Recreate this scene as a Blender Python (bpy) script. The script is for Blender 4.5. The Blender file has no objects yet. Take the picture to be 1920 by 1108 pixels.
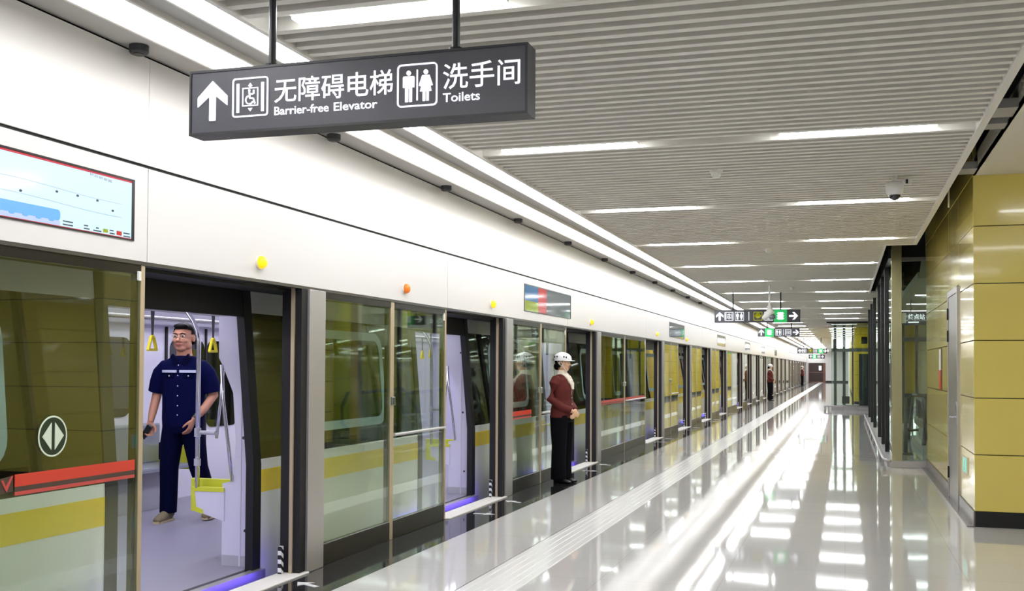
import bpy, bmesh, math, random
from mathutils import Vector, Matrix
PI = math.pi
SC = bpy.context.scene
COL = SC.collection
random.seed(7)

# ------------------------------------------------------------------ camera
CAM_H = 1.45
F_PX, YAW, PITCH, ROLL, SHIFT_PX = 2007.9, 0.3010, 0.0266, 0.0050, 79.43
cam_data = bpy.data.cameras.new('camera')
cam = bpy.data.objects.new('camera', cam_data)
COL.objects.link(cam)
fw = Vector((-math.sin(YAW) * math.cos(PITCH), math.cos(YAW) * math.cos(PITCH), math.sin(PITCH)))
rt = Vector((math.cos(YAW), math.sin(YAW), 0))
up = rt.cross(fw)
r2 = rt * math.cos(ROLL) + up * math.sin(ROLL)
u2 = up * math.cos(ROLL) - rt * math.sin(ROLL)
cam.matrix_world = Matrix(((r2.x, u2.x, -fw.x, 0), (r2.y, u2.y, -fw.y, 0), (r2.z, u2.z, -fw.z, CAM_H), (0, 0, 0, 1)))
cam_data.sensor_fit = 'HORIZONTAL'
cam_data.sensor_width = 36.0
cam_data.lens = 36.0 * F_PX / 1920.0
cam_data.shift_y = SHIFT_PX / 1920.0
cam_data.clip_start = 0.05
cam_data.clip_end = 400
SC.camera = cam

# ------------------------------------------------------------------ world, exposure
world = bpy.data.worlds.new('world')
world.use_nodes = True
world.node_tree.nodes['Background'].inputs[0].default_value = (0.9, 0.95, 1.0, 1)
world.node_tree.nodes['Background'].inputs[1].default_value = 0.05
SC.world = world
SC.view_settings.view_transform = 'Standard'
SC.view_settings.look = 'None'
SC.view_settings.gamma = 1.0
SC.view_settings.use_curve_mapping = False
SC.view_settings.exposure = 1.15
SC.cycles.use_denoising = True
SC.cycles.max_bounces = 10
SC.cycles.diffuse_bounces = 5
SC.cycles.glossy_bounces = 5
SC.cycles.transmission_bounces = 6
SC.cycles.transparent_max_bounces = 28
SC.cycles.sample_clamp_indirect = 6.0
SC.cycles.caustics_reflective = False
SC.cycles.caustics_refractive = False
CEIL_LIGHT = 14.0      # recessed ceiling lights
COVE_LIGHT = 9.0       # bright linear strip at the ceiling edge
COVE_SOFT = 1.1        # wide soft strip beside it
TRAIN_LIGHT = 3.6      # lights in the train's ceiling

# ------------------------------------------------------------------ materials
def lin(h):
    h = h.lstrip('#')
    out = []
    for i in (0, 2, 4):
        c = int(h[i:i + 2], 16) / 255.0
        out.append(c / 12.92 if c <= 0.04045 else ((c + 0.055) / 1.055) ** 2.4)
    return tuple(out) + (1.0,)

def pm(name, col, rough=0.5, metal=0.0, emit=None, strength=0.0, spec=0.5, coat=0.0, noise=0.0, nscale=40.0):
    m = bpy.data.materials.new(name)
    m.use_nodes = True
    nt = m.node_tree
    b = nt.nodes['Principled BSDF']
    c = lin(col)
    b.inputs['Base Color'].default_value = c
    b.inputs['Roughness'].default_value = rough
    b.inputs['Metallic'].default_value = metal
    b.inputs['Specular IOR Level'].default_value = spec
    b.inputs['Coat Weight'].default_value = coat
    b.inputs['Coat Roughness'].default_value = 0.05
    if emit:
        b.inputs['Emission Color'].default_value = lin(emit)
        b.inputs['Emission Strength'].default_value = strength
    if noise > 0:
        tc = nt.nodes.new('ShaderNodeTexCoord')
        n = nt.nodes.new('ShaderNodeTexNoise')
        n.inputs['Scale'].default_value = nscale
        n.inputs['Detail'].default_value = 4
        mx = nt.nodes.new('ShaderNodeMixRGB')
        mx.blend_type = 'MULTIPLY'
        mx.inputs[0].default_value = noise
        mx.inputs[1].default_value = c
        nt.links.new(tc.outputs['Object'], n.inputs['Vector'])
        nt.links.new(n.outputs['Fac'], mx.inputs[2])
        nt.links.new(mx.outputs[0], b.inputs['Base Color'])
    return m

def glass_mat(name, tint, refl, base=0.03, tintcol=None):
    m = bpy.data.materials.new(name)
    m.use_nodes = True
    nt = m.node_tree
    nt.nodes.clear()
    out = nt.nodes.new('ShaderNodeOutputMaterial')
    mix = nt.nodes.new('ShaderNodeMixShader')
    tr = nt.nodes.new('ShaderNodeBsdfTransparent')
    tr.inputs[0].default_value = tint
    gl = nt.nodes.new('ShaderNodeBsdfGlossy')
    gl.inputs['Roughness'].default_value = 0.0
    gl.inputs['Color'].default_value = tintcol or (0.95, 1, 0.95, 1)
    lw = nt.nodes.new('ShaderNodeLayerWeight')
    lw.inputs['Blend'].default_value = 0.5
    fr = nt.nodes.new('ShaderNodeMath')
    fr.operation = 'POWER'
    fr.inputs[1].default_value = 3.6
    nt.links.new(lw.outputs['Facing'], fr.inputs[0])
    ma = nt.nodes.new('ShaderNodeMath')
    ma.operation = 'MULTIPLY_ADD'
    ma.use_clamp = True
    ma.inputs[1].default_value = refl
    ma.inputs[2].default_value = base
    nt.links.new(fr.outputs[0], ma.inputs[0])
    nt.links.new(ma.outputs[0], mix.inputs[0])
    nt.links.new(tr.outputs[0], mix.inputs[1])
    nt.links.new(gl.outputs[0], mix.inputs[2])
    nt.links.new(mix.outputs[0], out.inputs[0])
    return m

def floor_mat():
    m = bpy.data.materials.new('polished_floor_tile')
    m.use_nodes = True
    nt = m.node_tree
    b = nt.nodes['Principled BSDF']
    tc = nt.nodes.new('ShaderNodeTexCoord')
    br = nt.nodes.new('ShaderNodeTexBrick')
    br.offset = 0.0
    br.inputs['Scale'].default_value = 1.0
    br.inputs['Brick Width'].default_value = 0.8
    br.inputs['Row Height'].default_value = 0.8
    br.inputs['Mortar Size'].default_value = 0.0022
    br.inputs['Color1'].default_value = lin('#cfcdca')
    br.inputs['Color2'].default_value = lin('#d1cfcc')
    br.inputs['Mortar'].default_value = lin('#b9b7b3')
    sp = nt.nodes.new('ShaderNodeTexNoise')
    sp.inputs['Scale'].default_value = 160
    sp.inputs['Detail'].default_value = 3
    rp = nt.nodes.new('ShaderNodeValToRGB')
    rp.color_ramp.elements[0].position = 0.3
    rp.color_ramp.elements[0].color = (0.88, 0.88, 0.88, 1)
    rp.color_ramp.elements[1].position = 0.62
    rp.color_ramp.elements[1].color = (1, 1, 1, 1)
    mx = nt.nodes.new('ShaderNodeMixRGB')
    mx.blend_type = 'MULTIPLY'
    mx.inputs[0].default_value = 1.0
    nt.links.new(tc.outputs['Object'], br.inputs['Vector'])
    nt.links.new(tc.outputs['Object'], sp.inputs['Vector'])
    nt.links.new(sp.outputs['Fac'], rp.inputs[0])
    nt.links.new(br.outputs['Color'], mx.inputs[1])
    nt.links.new(rp.outputs[0], mx.inputs[2])
    nt.links.new(mx.outputs[0], b.inputs['Base Color'])
    wv = nt.nodes.new('ShaderNodeTexNoise')
    wv.inputs['Scale'].default_value = 1.3
    wv.inputs['Detail'].default_value = 1.0
    bp = nt.nodes.new('ShaderNodeBump')
    bp.inputs['Strength'].default_value = 0.09
    bp.inputs['Distance'].default_value = 0.012
    nt.links.new(tc.outputs['Object'], wv.inputs['Vector'])
    nt.links.new(wv.outputs['Fac'], bp.inputs['Height'])
    nt.links.new(bp.outputs[0], b.inputs['Normal'])
    b.inputs['Roughness'].default_value = 0.045
    b.inputs['Specular IOR Level'].default_value = 0.42
    return m

M = dict(
    floor=floor_mat(),
    granite=pm('black_granite', '#2b2b2e', 0.06, noise=0.5, nscale=90, spec=0.6),
    tactile=pm('white_tactile', '#ecebe9', 0.15),
    joint=pm('dark_joint', '#4b4a48', 0.6),
    wallwhite=pm('white_enamel_panel', '#eceae7', 0.28, coat=0.2),
    wallwhite2=pm('white_lower_panel', '#d3d0cd', 0.4, coat=0.05),
    seam=pm('dark_seam', '#1c1b1b', 0.7),
    greysoffit=pm('grey_soffit', '#b3b0ab', 0.6),
    slat=pm('ceiling_slat', '#dedad1', 0.5),
    slatback=pm('ceiling_back', '#6e6c68', 0.8),
    ceilplain=pm('plain_ceiling', '#d8d4cb', 0.6),
    trimwhite=pm('white_trim', '#dedbd4', 0.45),
    void=pm('black_void', '#060606', 0.9),
    bracket=pm('grey_bracket', '#a3a19d', 0.55),
    soffit=pm('beige_soffit', '#d8d2c4', 0.55),
    yellow=pm('yellow_enamel', '#e2cf6a', 0.16, coat=0.5),
    yellowin=pm('yellow_panel_matte', '#dcc43c', 0.45, spec=0.12),
    black=pm('black_kicker', '#101012', 0.35),
    stone=pm('grey_stone_kicker', '#7d7673', 0.25, noise=0.3, nscale=60),
    steel=pm('brushed_steel', '#bdbabb', 0.38, 0.7),
    steeldk=pm('dark_steel', '#6f6d6b', 0.32, 1.0),
    champagne=pm('champagne_metal', '#c2b193', 0.35, 0.35),
    bronze=pm('dark_bronze_frame', '#2b2720', 0.3, 0.6),
    chrome=pm('chrome', '#d5d5da', 0.12, 1.0),
    rubber=pm('black_rubber', '#0d0d10', 0.6),
    psdglass=glass_mat('screen_door_glass', (0.88, 0.93, 0.86, 1), 0.96, 0.05),
    clearglass=glass_mat('clear_glass', (0.86, 0.93, 0.89, 1), 0.95, 0.045),
    darkglass=pm('dark_train_glass', '#10130f', 0.03, spec=1.0),
    trainwhite=pm('train_white', '#f3f3f3', 0.25, coat=0.3),
    trainyellow=pm('train_yellow', '#f6d62a', 0.25, coat=0.3),
    traingrey=pm('train_grey', '#b9b9c2', 0.4),
    frameblue=pm('pale_window_frame', '#9fb4c0', 0.4),
    inwhite=pm('train_interior_white', '#dcdae8', 0.35),
    infloor=pm('train_floor', '#8e8c9c', 0.45),
    inseat=pm('seat_metal', '#a9b0ba', 0.3, 0.7),
    limeedge=pm('lime_edge', '#d3d83a', 0.4),
    strapyellow=pm('strap_yellow', '#e2d21c', 0.35),
    darkgrey=pm('dark_grey', '#3b3c40', 0.5),
    lamp=pm('lamp_diffuser', '#ffffff', 0.5, emit='#f8fbff', strength=CEIL_LIGHT),
    cove=pm('cove_diffuser', '#ffffff', 0.5, emit='#fbfcff', strength=COVE_LIGHT),
    covesoft=pm('soft_cove_diffuser', '#ffffff', 0.5, emit='#fffaf2', strength=COVE_SOFT),
    trainlamp=pm('train_lamp', '#ffffff', 0.5, emit='#f1efff', strength=TRAIN_LIGHT),
    bluelight=pm('violet_led', '#6a5cff', 0.5, emit='#6a52ff', strength=3.2),
    signbox=pm('sign_charcoal', '#4a4a52', 0.35),
    signedge=pm('sign_edge', '#26262b', 0.4),
    signwhite=pm('sign_white_lit', '#ffffff', 0.5, emit='#eef2ff', strength=0.4),
    signgreen=pm('sign_green_lit', '#2fc46a', 0.5, emit='#22c060', strength=0.22),
    signyellow=pm('sign_yellow', '#b8b820', 0.5, emit='#b8b820', strength=0.12),
    rod=pm('black_rod', '#232327', 0.4),
    screenlit=pm('screen_lit', '#98b4c6', 0.1, emit='#cfe4f5', strength=0.26),
    screenblue=pm('screen_blue', '#5c93cc', 0.1, emit='#7fb4ee', strength=0.16),
    screenlilac=pm('screen_lilac', '#93a2cc', 0.1, emit='#b8c8f2', strength=0.2),
    screenink=pm('screen_ink', '#3c4650', 0.3),
    screengrey=pm('screen_grey', '#9aa9b6', 0.3),
    screenoff=pm('screen_dark', '#6c7478', 0.05, spec=0.9),
    screenblue2=pm('screen_mid_blue', '#3d6a92', 0.08, emit='#3d6a92', strength=0.05),
    screengreen=pm('screen_green', '#8a9a2c', 0.08, emit='#8a9a2c', strength=0.05),
    screenred=pm('screen_red', '#b03a38', 0.08, emit='#b03a38', strength=0.05),
    bezel=pm('screen_bezel', '#1a1416', 0.3),
    redline=pm('red_line', '#b3132f', 0.4),
    redband=pm('red_film', '#cf3d28', 0.45),
    redfaint=pm('red_film_faint', '#c24a44', 0.45),
    browns=pm('brown_film', '#4a3a30', 0.45),
    stickerwhite=pm('sticker_white', '#cfdcc6', 0.5),
    stickergreen=pm('sticker_green', '#1f2f1c', 0.4),
    lampyellow=pm('amber_lens', '#f2c81e', 0.35, emit='#f5c400', strength=0.35),
    lamporange=pm('orange_lens', '#e07a24', 0.4, emit='#e0641a', strength=0.15),
    arrowwhite=pm('floor_mark_white', '#d4d4d4', 0.3),
    plasticwhite=pm('plastic_white', '#e4e2dc', 0.4),
    skin=pm('skin', '#b98468', 0.5),
    skinf=pm('skin_light', '#e2b896', 0.5),
    hair=pm('black_hair', '#090808', 0.6, spec=0.15),
    navy=pm('navy_cloth', '#020634', 0.85, spec=0.1),
    navydk=pm('navy_trousers', '#010426', 0.9, spec=0.1),
    reflstrip=pm('reflective_strip', '#c4cbe0', 0.35),
    khaki=pm('khaki_suede', '#7c7356', 0.8),
    sole=pm('shoe_sole', '#c3b58f', 0.7),
    maroon=pm('maroon_wool', '#5c1e1b', 0.9),
    blacktr=pm('black_trousers', '#08090f', 0.9, spec=0.15),
    blackshoe=pm('black_shoe', '#0a0a0c', 0.3),
    scarf=pm('cream_scarf', '#e6ddcc', 0.7),
    helmet=pm('helmet_white', '#eceef1', 0.3, coat=0.3),
    eyew=pm('eye_white', '#d8d4d0', 0.3),
    eyeb=pm('eye_dark', '#1a1210', 0.2),
    lips=pm('lips', '#9a4f48', 0.5),
    wirefr=pm('spectacle_frame', '#c9b8a0', 0.3, 0.8),
    alarmred=pm('alarm_red', '#c23a1c', 0.4),
    exitgreen=pm('exit_green', '#7fc6b0', 0.4, emit='#7fd0b8', strength=0.3),
    brown=pm('brown_door', '#3a2420', 0.35),
    endbrown=pm('end_door_rail', '#7d5848', 0.4),
    farwhite=pm('far_white_wall', '#efeeec', 0.5),
    greywall=pm('grey_wall', '#8b8c8b', 0.6),
    tunnel=pm('tunnel_dark', '#1a1a1b', 0.9),
    belt=pm('handrail_rubber', '#17181a', 0.4),
    doorgrey=pm('grey_door', '#86857f', 0.3, 0.35),
)
def hazard_mat():
    m = bpy.data.materials.new('hazard_stripes')
    m.use_nodes = True
    nt = m.node_tree
    b = nt.nodes['Principled BSDF']
    tc = nt.nodes.new('ShaderNodeTexCoord')
    mp = nt.nodes.new('ShaderNodeMapping')
    mp.inputs['Rotation'].default_value = (0.7, 0, 0)
    wv = nt.nodes.new('ShaderNodeTexWave')
    wv.bands_direction = 'Z'
    wv.inputs['Scale'].default_value = 7.0
    rp = nt.nodes.new('ShaderNodeValToRGB')
    rp.color_ramp.interpolation = 'CONSTANT'
    rp.color_ramp.elements[0].color = (0.01, 0.01, 0.01, 1)
    rp.color_ramp.elements[1].position = 0.5
    rp.color_ramp.elements[1].color = (0.8, 0.8, 0.78, 1)
    nt.links.new(tc.outputs['Object'], mp.inputs[0])
    nt.links.new(mp.outputs[0], wv.inputs[0])
    nt.links.new(wv.outputs['Fac'], rp.inputs[0])
    nt.links.new(rp.outputs[0], b.inputs['Base Color'])
    return m
M['hazard'] = hazard_mat()

# ------------------------------------------------------------------ mesh helpers
def B():
    return bmesh.new()

def box(bm, x0, x1, y0, y1, z0, z1, bev=0.0, seg=2):
    r = bmesh.ops.create_cube(bm, size=1.0)
    vs = r['verts']
    for v in vs:
        v.co = Vector(((x0 + x1) / 2 + v.co.x * (x1 - x0), (y0 + y1) / 2 + v.co.y * (y1 - y0), (z0 + z1) / 2 + v.co.z * (z1 - z0)))
    if bev > 0:
        es = set()
        for v in vs:
            for e in v.link_edges:
                es.add(e)
        bmesh.ops.bevel(bm, geom=list(es), offset=bev, segments=seg, affect='EDGES', profile=0.7)
    return bm

def loft(bm, pts, radii, seg=16, mtx=None, ref=(1, 0, 0), caps=True):
    pts = [Vector(p) for p in pts]
    rings = []
    n = len(pts)
    ref = Vector(ref)
    for i, p in enumerate(pts):
        t = (pts[min(i + 1, n - 1)] - pts[max(i - 1, 0)])
        if t.length < 1e-9:
            t = Vector((0, 0, 1))
        t.normalize()
        u = ref - t * ref.dot(t)
        if u.length < 1e-4:
            u = Vector((0, 1, 0)) - t * t.y
        u.normalize()
        v = t.cross(u)
        r = radii[i] if isinstance(radii, (list, tuple)) and not isinstance(radii[0], (int, float)) or isinstance(radii, list) else radii
        rx, ry = (r if isinstance(r, (tuple, list)) else (r, r))
        ring = []
        for k in range(seg):
            a = 2 * PI * k / seg
            co = p + u * (math.cos(a) * rx) + v * (math.sin(a) * ry)
            ring.append(bm.verts.new(mtx @ co if mtx else co))
        rings.append(ring)
    for i in range(n - 1):
        for k in range(seg):
            bm.faces.new((rings[i][k], rings[i][(k + 1) % seg], rings[i + 1][(k + 1) % seg], rings[i + 1][k]))
    if caps:
        bm.faces.new(list(reversed(rings[0])))
        bm.faces.new(rings[-1])
    return bm

def tube(bm, pts, r, seg=10, mtx=None):
    return loft(bm, pts, [r] * len(pts), seg, mtx, ref=(0.31, 0.17, 0.93))

def ball(bm, c, r, mtx=None, rot=None, useg=18, vseg=12):
    rx, ry, rz = r if isinstance(r, (tuple, list)) else (r, r, r)
    res = bmesh.ops.create_uvsphere(bm, u_segments=useg, v_segments=vseg, radius=1.0)
    for v in res['verts']:
        co = Vector((v.co.x * rx, v.co.y * ry, v.co.z * rz))
        if rot:
            co = rot @ co
        co = co + Vector(c)
        v.co = mtx @ co if mtx else co
    return bm

def prism(bm, poly, plane, a0, a1):
    """poly: 2-D outline; plane 'xz' (a = y), 'yz' (a = x), 'xy' (a = z)."""
    def P(p, a):
        if plane == 'xz':
            return (p[0], a, p[1])
        if plane == 'yz':
            return (a, p[0], p[1])
        return (p[0], p[1], a)
    v0 = [bm.verts.new(P(p, a0)) for p in poly]
    v1 = [bm.verts.new(P(p, a1)) for p in poly]
    n = len(poly)
    bm.faces.new(v0)
    bm.faces.new(list(reversed(v1)))
    for i in range(n):
        bm.faces.new((v0[i], v1[i], v1[(i + 1) % n], v0[(i + 1) % n]))
    return bm

def ring_prism(bm, outer, inner, plane, a0, a1):
    """a flat band between two outlines with the same number of points"""
    def P(p, a):
        if plane == 'xz':
            return (p[0], a, p[1])
        if plane == 'yz':
            return (a, p[0], p[1])
        return (p[0], p[1], a)
    n = len(outer)
    o0 = [bm.verts.new(P(p, a0)) for p in outer]
    i0 = [bm.verts.new(P(p, a0)) for p in inner]
    o1 = [bm.verts.new(P(p, a1)) for p in outer]
    i1 = [bm.verts.new(P(p, a1)) for p in inner]
    for k in range(n):
        j = (k + 1) % n
        bm.faces.new((o0[k], o0[j], i0[j], i0[k]))
        bm.faces.new((o1[j], o1[k], i1[k], i1[j]))
        bm.faces.new((o0[j], o0[k], o1[k], o1[j]))
        bm.faces.new((i0[k], i0[j], i1[j], i1[k]))
    return bm

def rrect(x0, x1, z0, z1, r, n=5):
    pts = []
    for cx, cz, a0 in ((x1 - r, z1 - r, 0), (x0 + r, z1 - r, PI / 2), (x0 + r, z0 + r, PI), (x1 - r, z0 + r, 1.5 * PI)):
        for k in range(n + 1):
            a = a0 + PI / 2 * k / n
            pts.append((cx + r * math.cos(a), cz + r * math.sin(a)))
    return pts

def circ(cx, cz, r, n=28, ry=None):
    return [(cx + r * math.cos(2 * PI * k / n), cz + (ry or r) * math.sin(2 * PI * k / n)) for k in range(n)]

def obj(name, bm, mat, parent=None, smooth=False):
    me = bpy.data.meshes.new(name)
    bmesh.ops.recalc_face_normals(bm, faces=bm.faces)
    bm.to_mesh(me)
    bm.free()
    me.materials.append(M[mat] if isinstance(mat, str) else mat)
    if smooth:
        for p in me.polygons:
            p.use_smooth = True
    o = bpy.data.objects.new(name, me)
    COL.objects.link(o)
    if parent:
        o.parent = parent
    return o

def tag(o, label, cat, group=None):
    o['label'] = label
    o['category'] = cat
    if group:
        o['group'] = group
    return o

def thing(name, label, cat, loc=(0, 0, 0), rz=0.0, group=None):
    o = bpy.data.objects.new(name, None)
    o.empty_display_size = 0.1
    COL.objects.link(o)
    o.location = loc
    o.rotation_euler = (0, 0, rz)
    return tag(o, label, cat, group)

def struct(name, bm, mat, parent=None, smooth=False):
    o = obj(name, bm, mat, parent, smooth)
    if not parent:
        o['kind'] = 'structure'
    return o

def kids(o):
    return [c for c in list(o.children)]

def dup(o, parent=None, loc=None, label=None):
    c = o.copy()
    COL.objects.link(c)
    if parent:
        c.parent = parent
    if loc is not None:
        c.location = loc
    if label:
        c['label'] = label
    for ch in kids(o):
        dup(ch, c)
    return c

ORD = ['zeroth', 'first', 'second', 'third', 'fourth', 'fifth', 'sixth', 'seventh', 'eighth', 'ninth', 'tenth',
       'eleventh', 'twelfth', 'thirteenth', 'fourteenth', 'fifteenth', 'sixteenth', 'seventeenth', 'eighteenth', 'nineteenth',
       'twentieth', 'twenty-first', 'twenty-second', 'twenty-third', 'twenty-fourth', 'twenty-fifth', 'twenty-sixth',
       'twenty-seventh', 'twenty-eighth', 'twenty-ninth', 'thirtieth', 'thirty-first', 'thirty-second', 'thirty-third']

def text_mesh(name, body, x0, x1, z0, z1, y, mat, parent, offset=0.0, thick=0.003, face='-y', xplane=0.0, squeeze=True):
    """lettering that fills the given box on a face looking to -y (or +x)"""
    cu = bpy.data.curves.new('t', 'FONT')
    cu.body = body
    cu.offset = offset
    cu.resolution_u = 3
    to = bpy.data.objects.new('t', cu)
    COL.objects.link(to)
    dg = bpy.context.evaluated_depsgraph_get()
    me = bpy.data.meshes.new_from_object(to.evaluated_get(dg))
    bpy.data.objects.remove(to)
    xs = [v.co.x for v in me.vertices]
    zs = [v.co.y for v in me.vertices]
    ax, bx, az, bz = min(xs), max(xs), min(zs), max(zs)
    bm = bmesh.new()
    bm.from_mesh(me)
    bpy.data.meshes.remove(me)
    r = bmesh.ops.extrude_face_region(bm, geom=list(bm.faces))
    ext = set(v for v in r['geom'] if isinstance(v, bmesh.types.BMVert))
    for v in bm.verts:
        X = x0 + (v.co.x - ax) / (bx - ax) * (x1 - x0)
        Z = z0 + (v.co.y - az) / (bz - az) * (z1 - z0)
        d = thick if v in ext else 0.0
        v.co = (X, y - d, Z) if face == '-y' else (xplane + d, X, Z)
    return obj(name, bm, mat, parent)

# ------------------------------------------------------------------ key dimensions
PX = -3.605          # face of the platform screen doors
GX = -3.16           # edge of the dark granite strip
ZC = 3.065           # slatted ceiling
WX = 1.14            # yellow side wall
WY = 10.68           # yellow front wall
ENDY = 113.0
BACKY = -7.0
ENDS = [-2.2, 2.4, 7.0, 11.6, 16.2]
for k in range(6):
    for j in range(4):
        e = 22.3 + 18.2 * k + 4.2 * j
        if e < 111:
            ENDS.append(e)

# ------------------------------------------------------------------ setting
bm = B(); box(bm, -2.405, 1.25, BACKY, ENDY, -0.2, 0.0); box(bm, 1.25, 6.0, BACKY, 22.4, -0.2, 0.0); box(bm, 2.45, 6.0, 22.4, ENDY, -0.2, 0.0); box(bm, 1.25, 2.45, 30.0, ENDY, -0.2, 0.0); struct('floor', bm, 'floor')
bm = B(); box(bm, GX, -2.412, BACKY, ENDY, -0.2, 0.0); struct('floor_edge_band', bm, 'floor')
bm = B(); box(bm, GX - 0.002, -2.404, BACKY, ENDY, -0.21, -0.004); struct('floor_joint', bm, 'joint')
bm = B(); box(bm, -3.66, GX - 0.002, BACKY, ENDY, -0.2, 0.0); struct('floor_granite_strip', bm, 'granite')
bm = B()
for i in range(6):
    x = -2.38 + i * 0.062
    box(bm, x, x + 0.034, BACKY, 110, -0.002, 0.005, 0.002, 1)
box(bm, -2.40, -2.03, BACKY, 110, -0.002, 0.002)
t = struct('trim_tactile', bm, 'tactile')
# platform edge below the doors and track bed
bm = B(); box(bm, -3.74, -3.66, BACKY, ENDY, -1.2, -0.10); struct('wall_platform_edge', bm, 'tunnel')
bm = B(); box(bm, -8.2, -3.74, BACKY, ENDY, -1.4, -1.2); struct('floor_track', bm, 'tunnel')
bm = B(); box(bm, -8.2, -8.0, BACKY, ENDY, -1.4, 4.2); struct('wall_tunnel', bm, 'tunnel')
bm = B(); box(bm, -8.0, -3.95, BACKY, ENDY, 3.4, 3.6); struct('ceiling_tunnel', bm, 'tunnel')

# header fascia over the screen doors: panels with narrow joints
bm = B()
prev = BACKY
cuts = [e - 2.06 for e in ENDS if e - 2.06 > BACKY] + [ENDY]
for c in cuts:
    box(bm, PX - 0.30, PX, prev + 0.003, c - 0.003, 2.004, 2.512)
    prev = c
struct('wall_fascia_lower', bm, 'wallwhite2')
bm = B()
prev = BACKY
for c in cuts:
    box(bm, PX - 0.30, PX, prev + 0.0015, c - 0.0015, 2.530, 3.11)
    prev = c
struct('wall_fascia_upper', bm, 'wallwhite')
bm = B(); box(bm, PX - 0.34, PX - 0.012, BACKY, ENDY, 2.004, 3.10); struct('wall_fascia_back', bm, 'seam')
bm = B(); box(bm, PX - 0.34, PX - 0.004, BACKY, ENDY, 1.985, 2.004)
struct('trim_header_rail', bm, 'steeldk')
bm = B(); box(bm, PX - 0.36, PX - 0.10, BACKY, ENDY, 1.965, 1.985); struct('trim_door_track', bm, 'rubber')

# ceiling edge channels beside the fascia
bm = B(); box(bm, -3.62, -3.29, BACKY, ENDY, 3.125, 3.26); struct('ceiling_edge_channel', bm, 'greysoffit')
bm = B(); box(bm, -3.30, -3.285, BACKY, ENDY, 3.062, 3.13); box(bm, -3.04, -3.025, BACKY, ENDY, 3.062, 3.20)
box(bm, -2.870, -2.855, BACKY, ENDY, 3.062, 3.20); box(bm, -2.682, -2.655, BACKY, ENDY, 3.050, 3.24)
struct('trim_light_trough', bm, 'trimwhite')
bm = B(); box(bm, -3.025, -2.87, BACKY, ENDY, 3.090, 3.16); struct('ceiling_trough', bm, 'greysoffit')
o = thing('linear_ceiling_light', 'bright narrow continuous light strip along the edge of the slatted ceiling', 'light', (-2.77, 50, 3.07))
bm = B(); box(bm, -0.085, 0.085, BACKY - 50, ENDY - 50, 0.012, 0.08); obj('housing', bm, 'trimwhite', o)
bm = B(); box(bm, -0.084, 0.084, BACKY - 50, ENDY - 50, -0.004, 0.010); obj('diffuser', bm, 'cove', o)
o = thing('linear_ceiling_light', 'wide soft white continuous light strip running nearest the white fascia wall', 'light', (-3.16, 50, 3.07))
bm = B(); box(bm, -0.12, 0.12, BACKY - 50, ENDY - 50, 0.012, 0.08); obj('housing', bm, 'trimwhite', o)
bm = B(); box(bm, -0.12, 0.12, BACKY - 50, ENDY - 50, -0.004, 0.010); obj('diffuser', bm, 'covesoft', o)

# slatted ceiling
ROW0, ROWD = 7.67, 3.2
rows = [ROW0 + ROWD * k for k in range(-4, 32)]
RX_EDGE = 0.85
bm = B()
y = -6.0
SLAT_END = 60.0
pitch = ROWD / 25
k0 = int((BACKY - ROW0) / pitch)
k = k0
while True:
    y = ROW0 + k * pitch
    if y > SLAT_END:
        break
    if k % 25 != 0:
        x1 = RX_EDGE if y < 14.72 else (0.50 if y < 24.1 else 3.5)
        box(bm, -2.655, x1, y - 0.026, y + 0.026, ZC, ZC + 0.085)
    k += 1
struct('ceiling', bm, 'slat')
bm = B(); box(bm, -2.66, RX_EDGE, BACKY, 14.72, 3.16, 3.2); box(bm, -2.66, 0.5, 14.72, 24.1, 3.16, 3.2); box(bm, -2.66, 3.5, 24.1, SLAT_END, 3.16, 3.2)
struct('ceiling_backing', bm, 'slatback')
bm = B(); box(bm, -2.66, 3.5, SLAT_END, ENDY, 3.07, 3.2); struct('ceiling_plain', bm, 'ceilplain')
bm = B()
for y in rows:      # light slots closing plates between the fixtures
    if y > SLAT_END:
        continue
    x1 = RX_EDGE if y < 14.72 else (0.50 if y < 24.1 else 3.5)
    box(bm, -2.655, x1, y - 0.06, y + 0.06, ZC + 0.055, ZC + 0.075)
struct('ceiling_light_slots', bm, 'slat')
bm = B()
box(bm, RX_EDGE, RX_EDGE + 0.05, BACKY, 14.77, ZC - 0.015, ZC + 0.16)
box(bm, 0.5, RX_EDGE, 14.72, 14.77, ZC - 0.015, ZC + 0.16)
box(bm, 0.5, 0.53, 14.77, 24.1, ZC - 0.012, ZC + 0.16)
struct('trim_ceiling_edge', bm, 'trimwhite')
# open black ceiling void along the yellow wall and above the glass enclosure
bm = B()
box(bm, 0.86, 3.6, BACKY, 24.1, 4.6, 4.7)
box(bm, 0.52, 0.86, 14.77, 24.1, 4.6, 4.7)
box(bm, 0.86, 0.90, BACKY, 14.7, 3.24, 4.6)
box(bm, 0.50, 0.54, 14.8, 24.1, 3.24, 4.6)
box(bm, 0.5, 3.6, 24.1, 24.2, 3.1, 4.7)
struct('ceiling_void', bm, 'void')
bm = B()
box(bm, 1.14, 6.0, BACKY, WY, 3.235, 3.26)
box(bm, 1.14, 1.16, BACKY, WY, 3.235, 3.40)
struct('ceiling_soffit', bm, 'soffit')
bm = B()
for y in (-3.0, 3.0, 7.95, 8.45, 10.30):
    box(bm, 0.90, 1.16, y, y + 0.30 if y != 8.45 else y + 0.2, 3.235, 3.30)
struct('ceiling_brackets', bm, 'bracket')

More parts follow.
